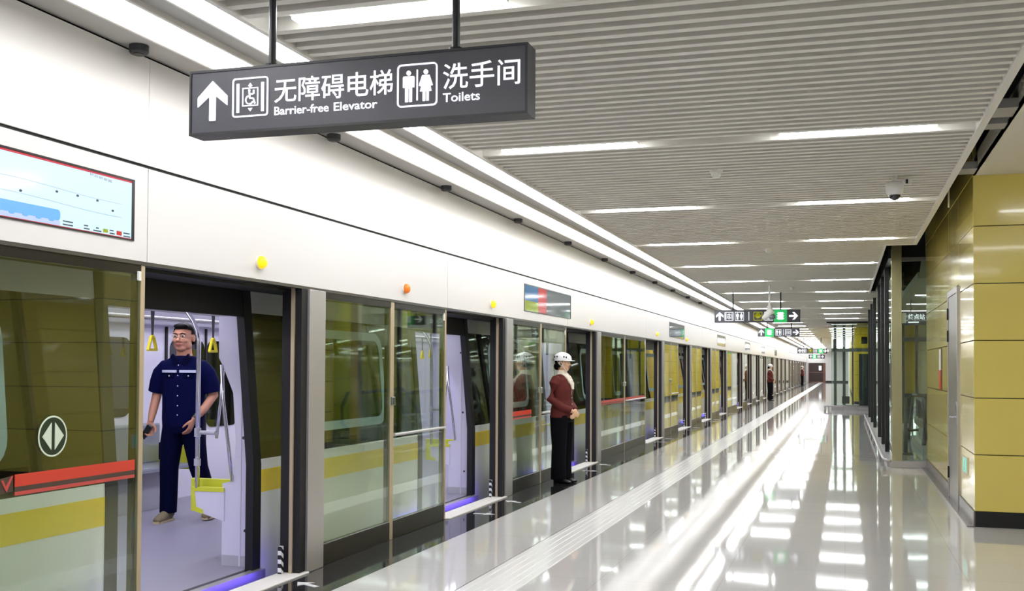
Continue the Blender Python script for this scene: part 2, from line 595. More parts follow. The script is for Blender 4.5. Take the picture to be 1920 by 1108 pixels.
# yellow panel wall
zj = [0.14, 0.66, 1.18, 1.71, 2.235, 2.765, 3.24]
bm = B()
xs = [WX, 2.35, 3.55, 4.75, 6.0]
for i in range(4):
    for a, b in zip(zj[:-1], zj[1:]):
        box(bm, xs[i] + (0.0 if i == 0 else 0.003), xs[i + 1] - 0.003, WY, WY + 0.03, a + 0.004, b - 0.004, 0.002, 1)
struct('wall_front', bm, 'yellow')
bm = B(); box(bm, WX + 0.012, 6.0, WY + 0.012, WY + 0.2, 0, 3.24)
box(bm, WX + 0.012, WX + 0.2, WY + 0.05, 16.66, 0, 3.9)
struct('wall_core', bm, 'seam')
bm = B(); box(bm, WX + 0.002, 6.0, WY - 0.004, WY + 0.02, 0, 0.14); struct('baseboard_front', bm, 'black')
DY0, DY1, DZ = 12.07, 13.05, 2.25
bm = B()
for a, b in zip(zj[:-1], zj[1:]):
    box(bm, WX, WX + 0.03, WY + 0.0305, DY0 - 0.06, a + 0.004, b - 0.004, 0.002, 1)
    if a > 2.23:
        box(bm, WX, WX + 0.03, DY0 - 0.055, DY1 + 0.055, max(a, DZ + 0.07) + 0.004, b - 0.004, 0.002, 1)
    box(bm, WX, WX + 0.03, DY1 + 0.06, 16.66, a + 0.004, b - 0.004, 0.002, 1)
for a, b in ((3.24, 3.9),):
    box(bm, WX, WX + 0.03, WY + 0.0305, 16.66, a + 0.004, b, 0.002, 1)
struct('wall_right', bm, 'yellow')
bm = B(); box(bm, WX - 0.012, WX + 0.02, WY + 0.002, DY0 - 0.06, 0, 0.14); box(bm, WX - 0.012, WX + 0.02, DY1 + 0.06, 16.66, 0, 0.14)
box(bm, WX - 0.07, WX, WY - 0.03, 16.6, -0.01, 0.012)
struct('baseboard_right', bm, 'stone')
# steel door in the yellow side wall
d = bpy.data.objects.new('door_1', None); COL.objects.link(d); d.location = (WX, (DY0 + DY1) / 2, 0); d['kind'] = 'structure'
w = (DY1 - DY0) / 2
bm = B(); box(bm, -0.02, 0.05, -w - 0.055, -w, 0, DZ + 0.06); box(bm, -0.02, 0.05, w, w + 0.055, 0, DZ + 0.06); box(bm, -0.02, 0.05, -w, w, DZ, DZ + 0.06)
obj('door_frame', bm, 'steel', d)
bm = B(); box(bm, -0.012, 0.03, -w + 0.004, w - 0.004, 0.012, DZ - 0.004, 0.003); obj('door_leaf', bm, 'doorgrey', d)
bm = B(); tube(bm, [(-0.012, -w + 0.12, 0.94), (-0.065, -w + 0.12, 0.94), (-0.068, -w + 0.30, 0.94)], 0.011); box(bm, -0.02, -0.008, -w + 0.09, -w + 0.15, 0.86, 1.10, 0.004)
obj('door_handle', bm, 'chrome', d, True)
for z in (0.22, 1.75, 2.0):
    bm = B(); box(bm, -0.028, 0.0, w - 0.005, w + 0.03, z, z + 0.13, 0.004); obj('hinge', bm, 'seam', d)
# room closure
bm = B(); box(bm, 6.0, 6.2, BACKY, WY, 0, 3.3); struct('wall_side', bm, 'farwhite')
bm = B(); box(bm, -8.0, 6.0, BACKY - 0.2, BACKY, -1.4, 3.6); struct('wall_back', bm, 'farwhite')
# far walls on the right of the platform
bm = B()
for i in range(14):
    for a, b in zip(zj[:-1], zj[1:]):
        box(bm, 2.62, 2.65, 16.9 + i * 1.22 + 0.003, 18.12 + i * 1.22 - 0.003, a + 0.004, min(b, 2.95) - 0.004)
struct('wall_stairwell', bm, 'yellowin')
bm = B(); box(bm, 2.64, 2.75, 16.9, 34, 0, 2.95); box(bm, 3.5, 3.7, 34, 44, 0, 3.2); struct('wall_stairwell_core', bm, 'greywall')
bm = B()
for i in range(26):
    y0 = 44 + i * 1.25
    for a, b in zip(zj[:-1], zj[1:]):
        box(bm, 0.36, 0.39, y0 + 0.003, y0 + 1.247, a + 0.004, min(b, 3.07) - 0.004)
for i in range(3):
    for a, b in zip(zj[:-1], zj[1:]):
        box(bm, 0.36 + i * 1.1, 1.45 + i * 1.1, 43.97, 44.0, a + 0.004, min(b, 3.07) - 0.004)
struct('wall_far_yellow', bm, 'yellowin')
bm = B(); box(bm, 0.375, 3.6, 44.01, 76.5, 0, 3.07); struct('wall_far_core', bm, 'seam')
bm = B(); box(bm, 0.36, 0.56, 76.5, ENDY, 0, 3.07); struct('wall_far_white', bm, 'farwhite')
bm = B(); box(bm, -8.0, -3.5, ENDY - 0.05, ENDY + 0.2, -1.4, 3.6); box(bm, -1.82, 0.6, ENDY, ENDY + 0.2, 0, 3.07); box(bm, -3.5, -1.82, ENDY, ENDY + 0.2, 1.95, 3.07)
struct('wall_end', bm, 'farwhite')
bm = B(); box(bm, -1.82, 0.36, ENDY - 0.02, ENDY + 0.01, 0, 0.15); struct('baseboard_end', bm, 'black')
d = bpy.data.objects.new('door_2', None); COL.objects.link(d); d.location = (-2.66, ENDY, 0); d['kind'] = 'structure'
bm = B(); box(bm, -0.84, 0.84, 0.02, 0.10, 0, 1.95); obj('door_leaf', bm, 'brown', d)
bm = B(); box(bm, -0.84, 0.84, -0.03, 0.03, 0.95, 1.03); box(bm, -0.84, -0.76, -0.02, 0.03, 0, 1.95); box(bm, 0.6, 0.84, -0.02, 0.03, 0, 1.95); box(bm, -0.84, 0.84, -0.02, 0.03, 0, 0.06)
obj('door_frame', bm, 'endbrown', d)
bm = B(); box(bm, 0.18, 0.44, -0.01, 0.02, 1.2, 1.66); tag(obj('paper_notice', bm, 'signwhite'), 'white paper notice taped on the dark brown end door', 'notice')
bpy.data.objects['paper_notice'].location = (-2.66, ENDY - 0.01, 0)

# ------------------------------------------------------------------ recessed ceiling lights
def light_mesh():
    t = thing('ceiling_light', '-', 'light', (0, 0, 0), 0, None)
    bm = B(); box(bm, -0.515, 0.515, -0.062, 0.062, 0.012, 0.055); obj('housing', bm, 'trimwhite', t)
    bm = B(); box(bm, -0.51, 0.51, -0.055, 0.055, -0.004, 0.014, 0.004, 1); obj('diffuser', bm, 'lamp', t)
    return t
proto = None
for n, y in enumerate(rows):
    for side in (0, 1):
        x = (-1.945 if side == 0 else 0.085)
        if side == 1 and y > 15.5:
            x = -0.07
        idx = n - 3          # row 1 = the row just before the hanging toilet sign
        where = 'near the cove strip' if side == 0 else 'on the yellow wall side'
        if idx >= 1:
            lab = 'recessed white ceiling light %s, %s row from the camera' % (where, ORD[idx])
        else:
            lab = 'recessed white ceiling light %s, %s row behind the camera' % (where, ORD[1 - idx])
        if proto is None:
            proto = proto_light = light_mesh(); o = proto; o.location = (x, y, ZC); o['label'] = lab
        else:
            o = dup(proto, None, (x, y, ZC), lab)
        o['group'] = 'recessed lights in the slatted ceiling'

# unseen lamps added in the side hall to brighten the yellow front wall
for i, (x, y) in enumerate(((2.2, 8.2), (4.2, 8.2), (2.2, 4.2), (4.2, 4.2), (2.2, 0.2), (4.2, 0.2))):
    lab = 'added unseen fill light in the beige side hall ceiling, %s from the yellow front wall' % ORD[i + 1]
    o = dup(proto, None, (x, y, 3.228), lab)
    o['group'] = 'added fill lights in the side hall'

# dark speakers in the channel over the fascia
proto = None
for i, y in enumerate([2.5, 4.75, 7.0, 9.3, 11.6, 13.9, 16.2, 18.5, 20.8, 23.1, 25.4, 27.7]):
    lab = 'small dark round speaker in grey ceiling channel, %s along the fascia' % ORD[i + 1]
    if proto is None:
        proto = thing('ceiling_speaker', lab, 'speaker', (-3.535, y, 3.125), 0, 'dark speakers along the ceiling channel')
        bm = B(); loft(bm, [(0, 0, 0.0), (0, 0, -0.035), (0, 0, -0.045)], [0.05, 0.05, 0.042], 20); obj('body', bm, 'darkgrey', proto)
        bm = B(); loft(bm, [(0, 0, -0.045), (0, 0, -0.05)], [0.034, 0.03], 20); obj('grille', bm, 'black', proto)
    else:
        dup(proto, None, (-3.535, y, 3.125), lab)

# smoke detectors
proto = None
for i, (x, y) in enumerate(((-1.0, 8.85), (-0.98, 14.9), (-1.0, 22.1), (-1.0, 29.0))):
    lab = 'small white smoke detector on the slatted ceiling, %s from the hanging toilet sign' % ORD[i + 1]
    if proto is None:
        proto = thing('smoke_detector', lab, 'detector', (x, y, ZC), 0, 'smoke detectors on the ceiling')
        bm = B(); loft(bm, [(0, 0, 0), (0, 0, -0.02)], [0.055, 0.055], 20); obj('base', bm, 'plasticwhite', proto)
        bm = B(); loft(bm, [(0, 0, -0.02), (0, 0, -0.045), (0, 0, -0.06)], [0.045, 0.04, 0.02], 20); obj('sensor', bm, 'plasticwhite', proto)
    else:
        dup(proto, None, (x, y, ZC), lab)

# CCTV camera
o = thing('security_camera', 'white dome security camera hanging under the slatted ceiling above the yellow wall', 'camera', (0.41, 9.55, ZC))
bm = B(); loft(bm, [(0, 0, 0.01), (0, 0, -0.05)], [0.022, 0.022], 14); obj('mount', bm, 'plasticwhite', o)
bm = B(); loft(bm, [(0, 0, -0.04), (0, 0, -0.06), (0, 0, -0.14), (0, 0, -0.155)], [0.045, 0.075, 0.068, 0.055], 24); obj('housing', bm, 'plasticwhite', o, True)
bm = B(); box(bm, 0.055, 0.13, -0.03, 0.03, -0.07, -0.025, 0.006); obj('junction_box', bm, 'plasticwhite', o)
bm = B(); box(bm, 0.085, 0.105, -0.036, -0.028, -0.066, -0.03); obj('port', bm, 'black', o)
bm = B(); ball(bm, (0, 0, -0.155), (0.048, 0.048, 0.045)); obj('dome', bm, 'darkglass', o, True)
# pole mounted camera by the second sign
o = thing('pole_camera', 'white camera on a long white drop pole before the second hanging sign', 'camera', (-1.40, 21.55, ZC))
bm = B(); tube(bm, [(0, 0, 0.02), (0, 0, -0.46)], 0.022); obj('pole', bm, 'plasticwhite', o)
bm = B(); loft(bm, [(0.0, 0, -0.40), (0.02, -0.02, -0.52), (-0.05, -0.03, -0.60), (-0.13, -0.04, -0.66)], [0.04, 0.08, 0.07, 0.03], 14); obj('camera_body', bm, 'plasticwhite', o, True)
bm = B(); ball(bm, (0.05, -0.02, -0.62), (0.07, 0.07, 0.06)); obj('dome', bm, 'screenoff', o, True)
# loose cable in the open ceiling gap
bm = B(); tube(bm, [(1.02, 11.2, 4.6), (1.01, 11.2, 3.5), (0.98, 11.22, 3.25), (0.975, 11.2, 3.02)], 0.008)
tag(obj('cable', bm, 'plasticwhite'), 'thin white cable dangling from the black ceiling gap by the yellow wall', 'cable')

# ------------------------------------------------------------------ hanging signs
def arrow_up(x, z, w, h, t):
    # solid arrow outline pointing up, stem width t
    return [(x - t / 2, z), (x + t / 2, z), (x + t / 2, z + h * 0.62), (x + w / 2, z + h * 0.36), (x + w / 2, z + h * 0.60), (x, z + h),
            (x - w / 2, z + h * 0.60), (x - w / 2, z + h * 0.36), (x - t / 2, z + h * 0.62)]

def arrow_right(x, z, w, h, t):
    return [(z2, x2) for x2, z2 in [(a, b) for a, b in [(p[0], p[1]) for p in arrow_up(z, x, w, h, t)]]]

def man_icon(bm, x, z, h, y0, y1):
    s = h
    prism(bm, circ(x, z + s * 0.90, s * 0.075, 16), 'xz', y0, y1)
    prism(bm, [(x - s * .17, z + s * .80), (x + s * .17, z + s * .80), (x + s * .19, z + s * .76), (x + s * .19, z + s * .45), (x + s * .13, z + s * .45), (x + s * .13, z + s * .72),
               (x + s * .115, z + s * .72), (x + s * .115, z), (x + s * .02, z), (x + s * .02, z + s * .42), (x - s * .02, z + s * .42), (x - s * .02, z), (x - s * .115, z),
               (x - s * .115, z + s * .72), (x - s * .13, z + s * .72), (x - s * .13, z + s * .45), (x - s * .19, z + s * .45), (x - s * .19, z + s * .76)], 'xz', y0, y1)

def woman_icon(bm, x, z, h, y0, y1):
    s = h
    prism(bm, circ(x, z + s * 0.90, s * 0.075, 16), 'xz', y0, y1)
    prism(bm, [(x - s * .12, z + s * .80), (x + s * .12, z + s * .80), (x + s * .23, z + s * .48), (x + s * .17, z + s * .46), (x + s * .10, z + s * .66), (x + s * .19, z + s * .30), (x + s * .10, z + s * .30),
               (x + s * .10, z), (x + s * .02, z), (x + s * .02, z + s * .3), (x - s * .02, z + s * .3), (x - s * .02, z), (x - s * .10, z), (x - s * .10, z + s * .30), (x - s * .19, z + s * .30),
               (x - s * .10, z + s * .66), (x - s * .17, z + s * .46), (x - s * .23, z + s * .48)], 'xz', y0, y1)

def frame_icon(bm, x0, x1, z0, z1, t, r, y0, y1):
    ring_prism(bm, rrect(x0, x1, z0, z1, r), rrect(x0 + t, x1 - t, z0 + t, z1 - t, max(r - t, 0.003)), 'xz', y0, y1)

def lift_icon(bm, x0, x1, z0, z1, y0, y1):
    cx = (x0 + x1) / 2; W = x1 - x0; Hh = z1 - z0
    prism(bm, [(x0 + W * .12, z0 + Hh * .12), (x0 + W * .19, z0 + Hh * .12), (x0 + W * .19, z0 + Hh * .86), (x0 + W * .12, z0 + Hh * .86)], 'xz', y0, y1)
    prism(bm, [(x1 - W * .19, z0 + Hh * .12), (x1 - W * .12, z0 + Hh * .12), (x1 - W * .12, z0 + Hh * .86), (x1 - W * .19, z0 + Hh * .86)], 'xz', y0, y1)
    a0, a1, b0, b1 = cx - W * .22, cx + W * .22, z0 + Hh * .27, z0 + Hh * .74
    t = W * .022
    ring_prism(bm, [(a0, b0), (a1, b0), (a1, b1), (a0, b1)], [(a0 + t, b0 + t), (a1 - t, b0 + t), (a1 - t, b1 - t), (a0 + t, b1 - t)], 'xz', y0, y1)
    # wheelchair
    ch = Hh * .40
    wx, wz = cx - W * .02, b0 + Hh * .16
    n = 22
    rr, r1 = ch * .30, ch * .23
    outer = [(wx + rr * math.cos(a), wz + rr * math.sin(a)) for a in [PI * 0.62 + k * (PI * 1.25) / n for k in range(n + 1)]]
    inner = [(wx + r1 * math.cos(a), wz + r1 * math.sin(a)) for a in [PI * 0.62 + k * (PI * 1.25) / n for k in range(n + 1)]]
    for k in range(n):
        prism(bm, [outer[k], outer[k + 1], inner[k + 1], inner[k]], 'xz', y0, y1)
    hx, hz = wx - ch * .02, b0 + Hh * .40
    prism(bm, circ(hx, hz, ch * .07, 14), 'xz', y0, y1)
    q = ch * .045
    for p, s in (((hx, hz - ch * .08), (wx + ch * .02, wz + ch * .10)), ((wx + ch * .0, wz + ch * .10), (wx + ch * .26, wz + ch * .08)), ((wx + ch * .26, wz + ch * .1), (wx + ch * .40, wz - ch * .26)),
                 ((hx, hz - ch * .24), (wx + ch * .24, hz - ch * .24)), ((wx + ch * .30, hz + ch * .02), (wx + ch * .30, hz - ch * .24))):
        dx, dz = s[0] - p[0], s[1] - p[1]
        L = math.hypot(dx, dz) or 1
        nx, nz = -dz / L * q, dx / L * q
        prism(bm, [(p[0] + nx, p[1] + nz), (s[0] + nx, s[1] + nz), (s[0] - nx, s[1] - nz), (p[0] - nx, p[1] - nz)], 'xz', y0, y1)
    prism(bm, [(cx - W * .06, b1 + Hh * .04), (cx + W * .06, b1 + Hh * .04), (cx, b1 + Hh * .12)], 'xz', y0, y1)
    prism(bm, [(cx - W * .02, b1 + Hh * .01), (cx + W * .02, b1 + Hh * .01), (cx + W * .02, b1 + Hh * .04), (cx - W * .02, b1 + Hh * .04)], 'xz', y0, y1)
    prism(bm, [(cx - W * .06, b0 - Hh * .05), (cx, b0 - Hh * .13), (cx + W * .06, b0 - Hh * .05)], 'xz', y0, y1)

def sign_body(name, label, x0, x1, y, z0, z1, rods, thick=0.11):
    t = thing(name, label, 'sign', ((x0 + x1) / 2, y, z0))
    ox = (x0 + x1) / 2
    bm = B(); box(bm, x0 - ox, x1 - ox, 0.004, thick - 0.004, 0, z1 - z0, 0.006); obj('sign_box', bm, 'signbox', t)
    bm = B()
    ring_prism(bm, [(x0 - ox - .004, -.004), (x1 - ox + .004, -.004), (x1 - ox + .004, z1 - z0 + .004), (x0 - ox - .004, z1 - z0 + .004)],
               [(x0 - ox + .006, .006), (x1 - ox - .006, .006), (x1 - ox - .006, z1 - z0 - .006), (x0 - ox + .006, z1 - z0 - .006)], 'xz', 0.0, thick)
    obj('sign_rim', bm, 'signedge', t)
    for r in rods:
        bm = B(); tube(bm, [(r - ox, thick / 2, z1 - z0), (r - ox, thick / 2, 3.19 - z0)], 0.016); loft(bm, [(r - ox, thick / 2, z1 - z0), (r - ox, thick / 2, z1 - z0 + 0.02)], [0.03, 0.03], 12)
        obj('hanging_rod', bm, 'rod', t)
    return t, ox

YS = 3.9
t, ox = sign_body('hanging_sign', 'large dark hanging sign reading Barrier-free Elevator and Toilets under the ceiling', -2.644, -1.158, YS, 2.422, 2.688, (-2.285, -1.466))
zb = 2.422
f0, f1 = -0.001, 0.005
def L(x): return x - ox
def Z(z): return z - zb
bm = B(); prism(bm, arrow_up(L(-2.535), Z(2.476), 0.142, 0.168, 0.03), 'xz', f0, f1); obj('arrow', bm, 'signwhite', t)
bm = B(); frame_icon(bm, L(-2.440), L(-2.272), Z(2.482), Z(2.646), 0.006, 0.014, f0, f1); lift_icon(bm, L(-2.440), L(-2.272), Z(2.482), Z(2.646), f0, f1); obj('lift_pictogram', bm, 'signwhite', t)
text_mesh('chinese_lettering', '无障碍电梯', L(-2.243), L(-1.714), Z(2.531), Z(2.632), 0.004, 'signwhite', t, 0.005)
text_mesh('english_lettering', 'Barrier-free', L(-2.243), L(-1.995), Z(2.480), Z(2.515), 0.004, 'signwhite', t, 0.010)
text_mesh('english_lettering', 'Elevator', L(-1.972), L(-1.780), Z(2.480), Z(2.515), 0.004, 'signwhite', t, 0.010)
bm = B(); frame_icon(bm, L(-1.694), L(-1.523), Z(2.474), Z(2.645), 0.006, 0.018, f0, f1)
man_icon(bm, L(-1.645), Z(2.494), 0.128, f0, f1); woman_icon(bm, L(-1.572), Z(2.494), 0.128, f0, f1)
box(bm, L(-1.611), L(-1.606), f0, f1, Z(2.498), Z(2.620)); obj('toilet_pictogram', bm, 'signwhite', t)
text_mesh('chinese_lettering', '洗手间', L(-1.500), L(-1.184), Z(2.533), Z(2.634), 0.004, 'signwhite', t, 0.005)
text_mesh('english_lettering', 'Toilets', L(-1.500), L(-1.347), Z(2.483), Z(2.518), 0.004, 'signwhite', t, 0.010)

def far_sign(label, x0, x1, y, z0, z1, rods, items, name='hanging_sign'):
    t, ox = sign_body(name, label, x0, x1, y, z0, z1, rods)
    h = z1 - z0
    for kind, c in items:
        x = c - ox
        a, b = h * .14, h * .86
        bm = B()
        mat, nm = 'signwhite', 'pictogram'
        if kind == 'up':
            prism(bm, arrow_up(x, a, h * .62, h * .72, h * .16), 'xz', f0, f1); nm = 'arrow'
        elif kind == 'right':
            prism(bm, arrow_right(x - h * .36, h * .5, h * .62, h * .72, h * .16), 'xz', f0, f1); nm = 'arrow'
        elif kind == 'lift':
            frame_icon(bm, x - h * .36, x + h * .36, a, b, h * .03, h * .06, f0, f1); lift_icon(bm, x - h * .36, x + h * .36, a, b, f0, f1)
        elif kind == 'wc':
            frame_icon(bm, x - h * .36, x + h * .36, a, b, h * .03, h * .06, f0, f1)
            man_icon(bm, x - h * .16, a + h * .08, h * .58, f0, f1); woman_icon(bm, x + h * .16, a + h * .08, h * .58, f0, f1)
        elif kind == 'bar':
            box(bm, x - h * .02, x + h * .02, f0, f1, a, b); nm = 'divider'
        elif kind == 'yellow':
            frame_icon(bm, x - h * .36, x + h * .36, a, b, h * .05, h * .06, f0, f1)
            prism(bm, circ(x, a + h * .40, h * .22, 20), 'xz', f0, f1)
            prism(bm, [(x - h * .3, a + h * .36), (x + h * .3, a + h * .36), (x, a + h * .68)], 'xz', f0, f1)
            mat = 'signyellow'
        elif kind == 'stairs':
            frame_icon(bm, x - h * .36, x + h * .36, a, b, h * .03, h * .06, f0, f1)
            prism(bm, [(x - h * .3, a + h * .08), (x + h * .3, a + h * .08), (x + h * .3, a + h * .55), (x + h * .15, a + h * .55), (x + h * .15, a + h * .38), (x, a + h * .38), (x, a + h * .22), (x - h * .3, a + h * .22)], 'xz', f0, f1)
        elif kind == 'green':
            box(bm, x - h * .52, x + h * .52, -0.004, 0.004, -0.004, h + 0.004)
            obj('green_panel', bm, 'signgreen', t)
            bm = B(); box(bm, x - h * .22, x + h * .22, -0.008, -0.003, h * .2, h * .8)
            for j in range(3):
                prism(bm, [(x - h * .3, h * (.28 + .2 * j)), (x + h * .3, h * (.28 + .2 * j)), (x + h * .3, h * (.33 + .2 * j)), (x - h * .3, h * (.33 + .2 * j))], 'xz', -0.007, -0.003)
        obj(nm, bm, mat, t)
    return t
far_sign('dark hanging sign with green panel and a yellow pictogram, second along the platform', -2.688, -0.896, 23.5, 2.424, 2.684, (-2.30, -1.30),
         [('up', -2.58), ('lift', -2.38), ('wc', -2.16), ('bar', -1.96), ('yellow', -1.77), ('stairs', -1.545), ('green', -1.30), ('right', -1.03)])
far_sign('dark hanging sign with green panel beside its up arrow, third along the platform', -2.637, -1.352, 35.0, 2.44, 2.705, (-2.35, -1.60),
         [('up', -2.53), ('green', -2.28), ('wc', -2.0), ('bar', -1.85), ('lift', -1.70), ('right', -1.46)])
far_sign('small distant hanging sign with green panel, fourth along the platform', -2.432, -0.88, 60.0, 2.23, 2.50, (-2.1, -1.2),
         [('up', -2.3), ('wc', -2.1), ('bar', -1.95), ('yellow', -1.75), ('lift', -1.5), ('green', -1.22), ('right', -1.0)])
far_sign('most distant small hanging sign, lower than the other three on the platform', -2.45, -1.35, 80.0, 2.12, 2.40, (-2.2, -1.6),
         [('up', -2.3), ('green', -2.05), ('wc', -1.75), ('right', -1.5)])

# ------------------------------------------------------------------ platform screen doors
def screen_panel_meshes(wd):
    """one glazed leaf, local y 0..wd, face at x = 0"""
    ps = []
    bm = B(); box(bm, -0.055, -0.010, 0.0, 0.035, 0.0, 1.985, 0.002, 1); box(bm, -0.055, -0.010, wd - 0.035, wd, 0.0, 1.985, 0.002, 1)
    ps.append(('stile', bm, 'champagne'))
    bm = B(); box(bm, -0.05, -0.010, 0.035, wd - 0.035, 1.935, 1.985); box(bm, -0.055, -0.029, 0.035, 0.065, 0.16, 1.935); box(bm, -0.055, -0.029, wd - 0.065, wd - 0.035, 0.16, 1.935)
    ps.append(('frame', bm, 'bronze'))
    bm = B(); box(bm, -0.05, -0.008, 0.035, wd - 0.035, 0.0, 0.155, 0.003, 1)
    ps.append(('kick_plate', bm, 'bronze'))
    bm = B(); box(bm, -0.028, -0.016, 0.0352, wd - 0.0352, 0.1555, 1.9345)
    ps.append(('glass', bm, 'psdglass'))
    return ps
_panel_cache = {}
def add_panel(y0, y1, label):
    wd = round(y1 - y0, 3)
    t = thing('screen_door_panel', label, 'screen door', (PX, y0, 0), 0, 'glazed platform screen door panels')
    if wd not in _panel_cache:
        _panel_cache[wd] = [obj(n, bm, m, t) for n, bm, m in screen_panel_meshes(wd)]
    else:
        for s in _panel_cache[wd]:
            c = s.copy(); COL.objects.link(c); c.parent = t
    return t
post_proto = None
near = {1: 'beside the open door where the man in navy stands', 2: 'just past the man in navy', }
panels = []
n_seg = 0
for i in range(len(ENDS) - 1):
    e0, e1 = ENDS[i], ENDS[i + 1]
    g1 = e1 - 2.06
    n_seg += 1
    mid = e0 + (g1 - e0) * 0.5
    if i == 0:
        la, lb = 'glass screen door panel beside the camera, out of view first half', 'glass screen door panel beside the camera, out of view second half'
    else:
        la = 'greenish glass screen door panel on far side of the %s steel post' % ORD[i]
        lb = 'greenish glass screen door panel on near side of the %s open doorway' % ORD[i]
        if i == 1:
            lb = 'glass screen door panel with red band and round white arrow sticker'
    panels.append((add_panel(e0, mid, la), add_panel(mid, g1, lb), e0, mid, g1))
    # the stainless post at the far side of each opening
    lab = 'brushed steel door post, %s along the platform, between open doorway and glass panel' % ORD[i + 1]
    if post_proto is None:
        p = post_proto = thing('door_post', lab, 'post', (PX, e1 - 0.24, 0), 0, 'steel posts of the platform doors')
        bm = B(); box(bm, -0.16, 0.02, 0.0, 0.24, 0, 1.985, 0.004, 1); obj('casing', bm, 'steel', p)
        bm = B(); box(bm, -0.15, 0.0, -0.085, 0.0, 0, 1.985); obj('rubber_edge', bm, 'rubber', p)
        bm = B(); box(bm, -0.075, -0.05, -0.10, -0.085, 0, 1.985); obj('guide_rail', bm, 'champagne', p)
        bm = B(); box(bm, -0.13, -0.105, -0.150, -0.115, 0.012, 0.20); obj('hazard_strip', bm, 'hazard', p)
    else:
        dup(post_proto, None, (PX, e1 - 0.24, 0), lab)
    # sill and violet light strip of each doorway
    lab = 'pale metal door sill at the foot of the %s open doorway' % ORD[i + 1]
    s = thing('door_sill', lab, 'sill', (PX, g1, 0), 0, 'metal sills under the open doorways')
    bm = B(); box(bm, -0.15, 0.035, 0.0, 1.82, -0.06, 0.012, 0.004, 1); obj('plate', bm, 'trimwhite', s)
    bm = B(); box(bm, -0.168, -0.15, 0.02, 1.80, -0.05, -0.005); obj('light_strip', bm, 'bluelight', s)

# film bands and stickers on the glass
def band(panel, y0, y1, z0, z1, label, faint=False):
    t = panel
    bm = B(); box(bm, -0.016, -0.012, y0, y1, z0 + (z1 - z0) * .42, z1); obj('red_band', bm, 'redfaint' if faint else 'redband', t)
    bm = B(); box(bm, -0.016, -0.0125, y0, y1, z0 + (z1 - z0) * .18, z0 + (z1 - z0) * .42); obj('brown_band', bm, 'browns', t)
    bm = B(); box(bm, -0.016, -0.012, y0, y1, z0, z0 + (z1 - z0) * .18); obj('thin_red_band', bm, 'redfaint', t)
pB = panels[1][1]
yb = panels[1][3]
band(pB, 4.012 - yb, 4.875 - yb, 0.848, 0.944, '')
bm = B(); prism(bm, [(3.91 - yb, .86), (4.0 - yb, .87), (4.0 - yb, .94), (3.91 - yb, .93)], 'yz', -0.016, -0.013); obj('grey_film', bm, 'browns', pB)
bm = B(); prism(bm, [(3.925 - yb, .925), (3.94 - yb, .925), (3.955 - yb, .895), (3.99 - yb, .94), (3.998 - yb, .94), (3.96 - yb, .87), (3.945 - yb, .89)], 'yz', -0.013, -0.010); obj('red_mark', bm, 'redfaint', pB)
cy, cz = 4.255 - yb, 1.105
bm = B(); ring_prism(bm, circ(cy, cz, 0.098, 40), circ(cy, cz, 0.090, 40), 'yz', -0.016, -0.0138); obj('sticker_ring', bm, 'stickerwhite', pB)
bm = B(); prism(bm, circ(cy, cz, 0.092, 40), 'yz', -0.016, -0.0145); obj('sticker_disc', bm, 'stickergreen', pB)
bm = B(); prism(bm, [(cy - .012, cz - .065), (cy - .012, cz + .065), (cy - .072, cz)], 'yz', -0.015, -0.011); prism(bm, [(cy + .012, cz - .065), (cy + .072, cz), (cy + .012, cz + .065)], 'yz', -0.015, -0.011)
obj('sticker_arrows', bm, 'stickerwhite', pB)
bm = B(); box(bm, -0.012, 0.0, 2.4 + 2.54 - yb - 0.07, 2.4 + 2.54 - yb - 0.045, 1.90, 1.95, 0.003); obj('sensor', bm, 'plasticwhite', pB)
# handles and push bar of the pair of leaves between the two nearest doorways
for si in (2, 3, 4, 5):
    a, b_, e0, mid, g1 = panels[si]
    bm = B(); box(bm, -0.012, 0.01, mid - e0 - 0.03, mid - e0 - 0.008, 1.12, 1.19, 0.004); obj('handle', bm, 'chrome', a)
    bm = B(); box(bm, -0.012, 0.01, 0.008, 0.03, 1.12, 1.19, 0.004); obj('handle', bm, 'chrome', b_)
    bm = B(); tube(bm, [(-0.004, 0.04, 0.87), (-0.004, g1 - mid - 0.04, 0.87)], 0.012); obj('push_bar', bm, 'steel', b_)
    bm = B(); box(bm, -0.075, -0.05, 0.37 * (g1 - mid), 0.37 * (g1 - mid) + 0.03, 1.6, 1.985); obj('door_guide', bm, 'rubber', b_)
    bm = B(); box(bm, -0.018, -0.008, g1 - mid - 0.075, g1 - mid - 0.05, 1.88, 1.95, 0.003); obj('sensor', bm, 'plasticwhite', b_)
a, b_, e0, mid, g1 = panels[3]
band(a, 0.05, 0.86, 0.84, 0.93, '')
a, b_, e0, mid, g1 = panels[4]
band(a, 0.07, mid - e0 - 0.07, 0.85, 0.92, '', True); band(b_, 0.07, g1 - mid - 0.10, 0.85, 0.92, '', True)

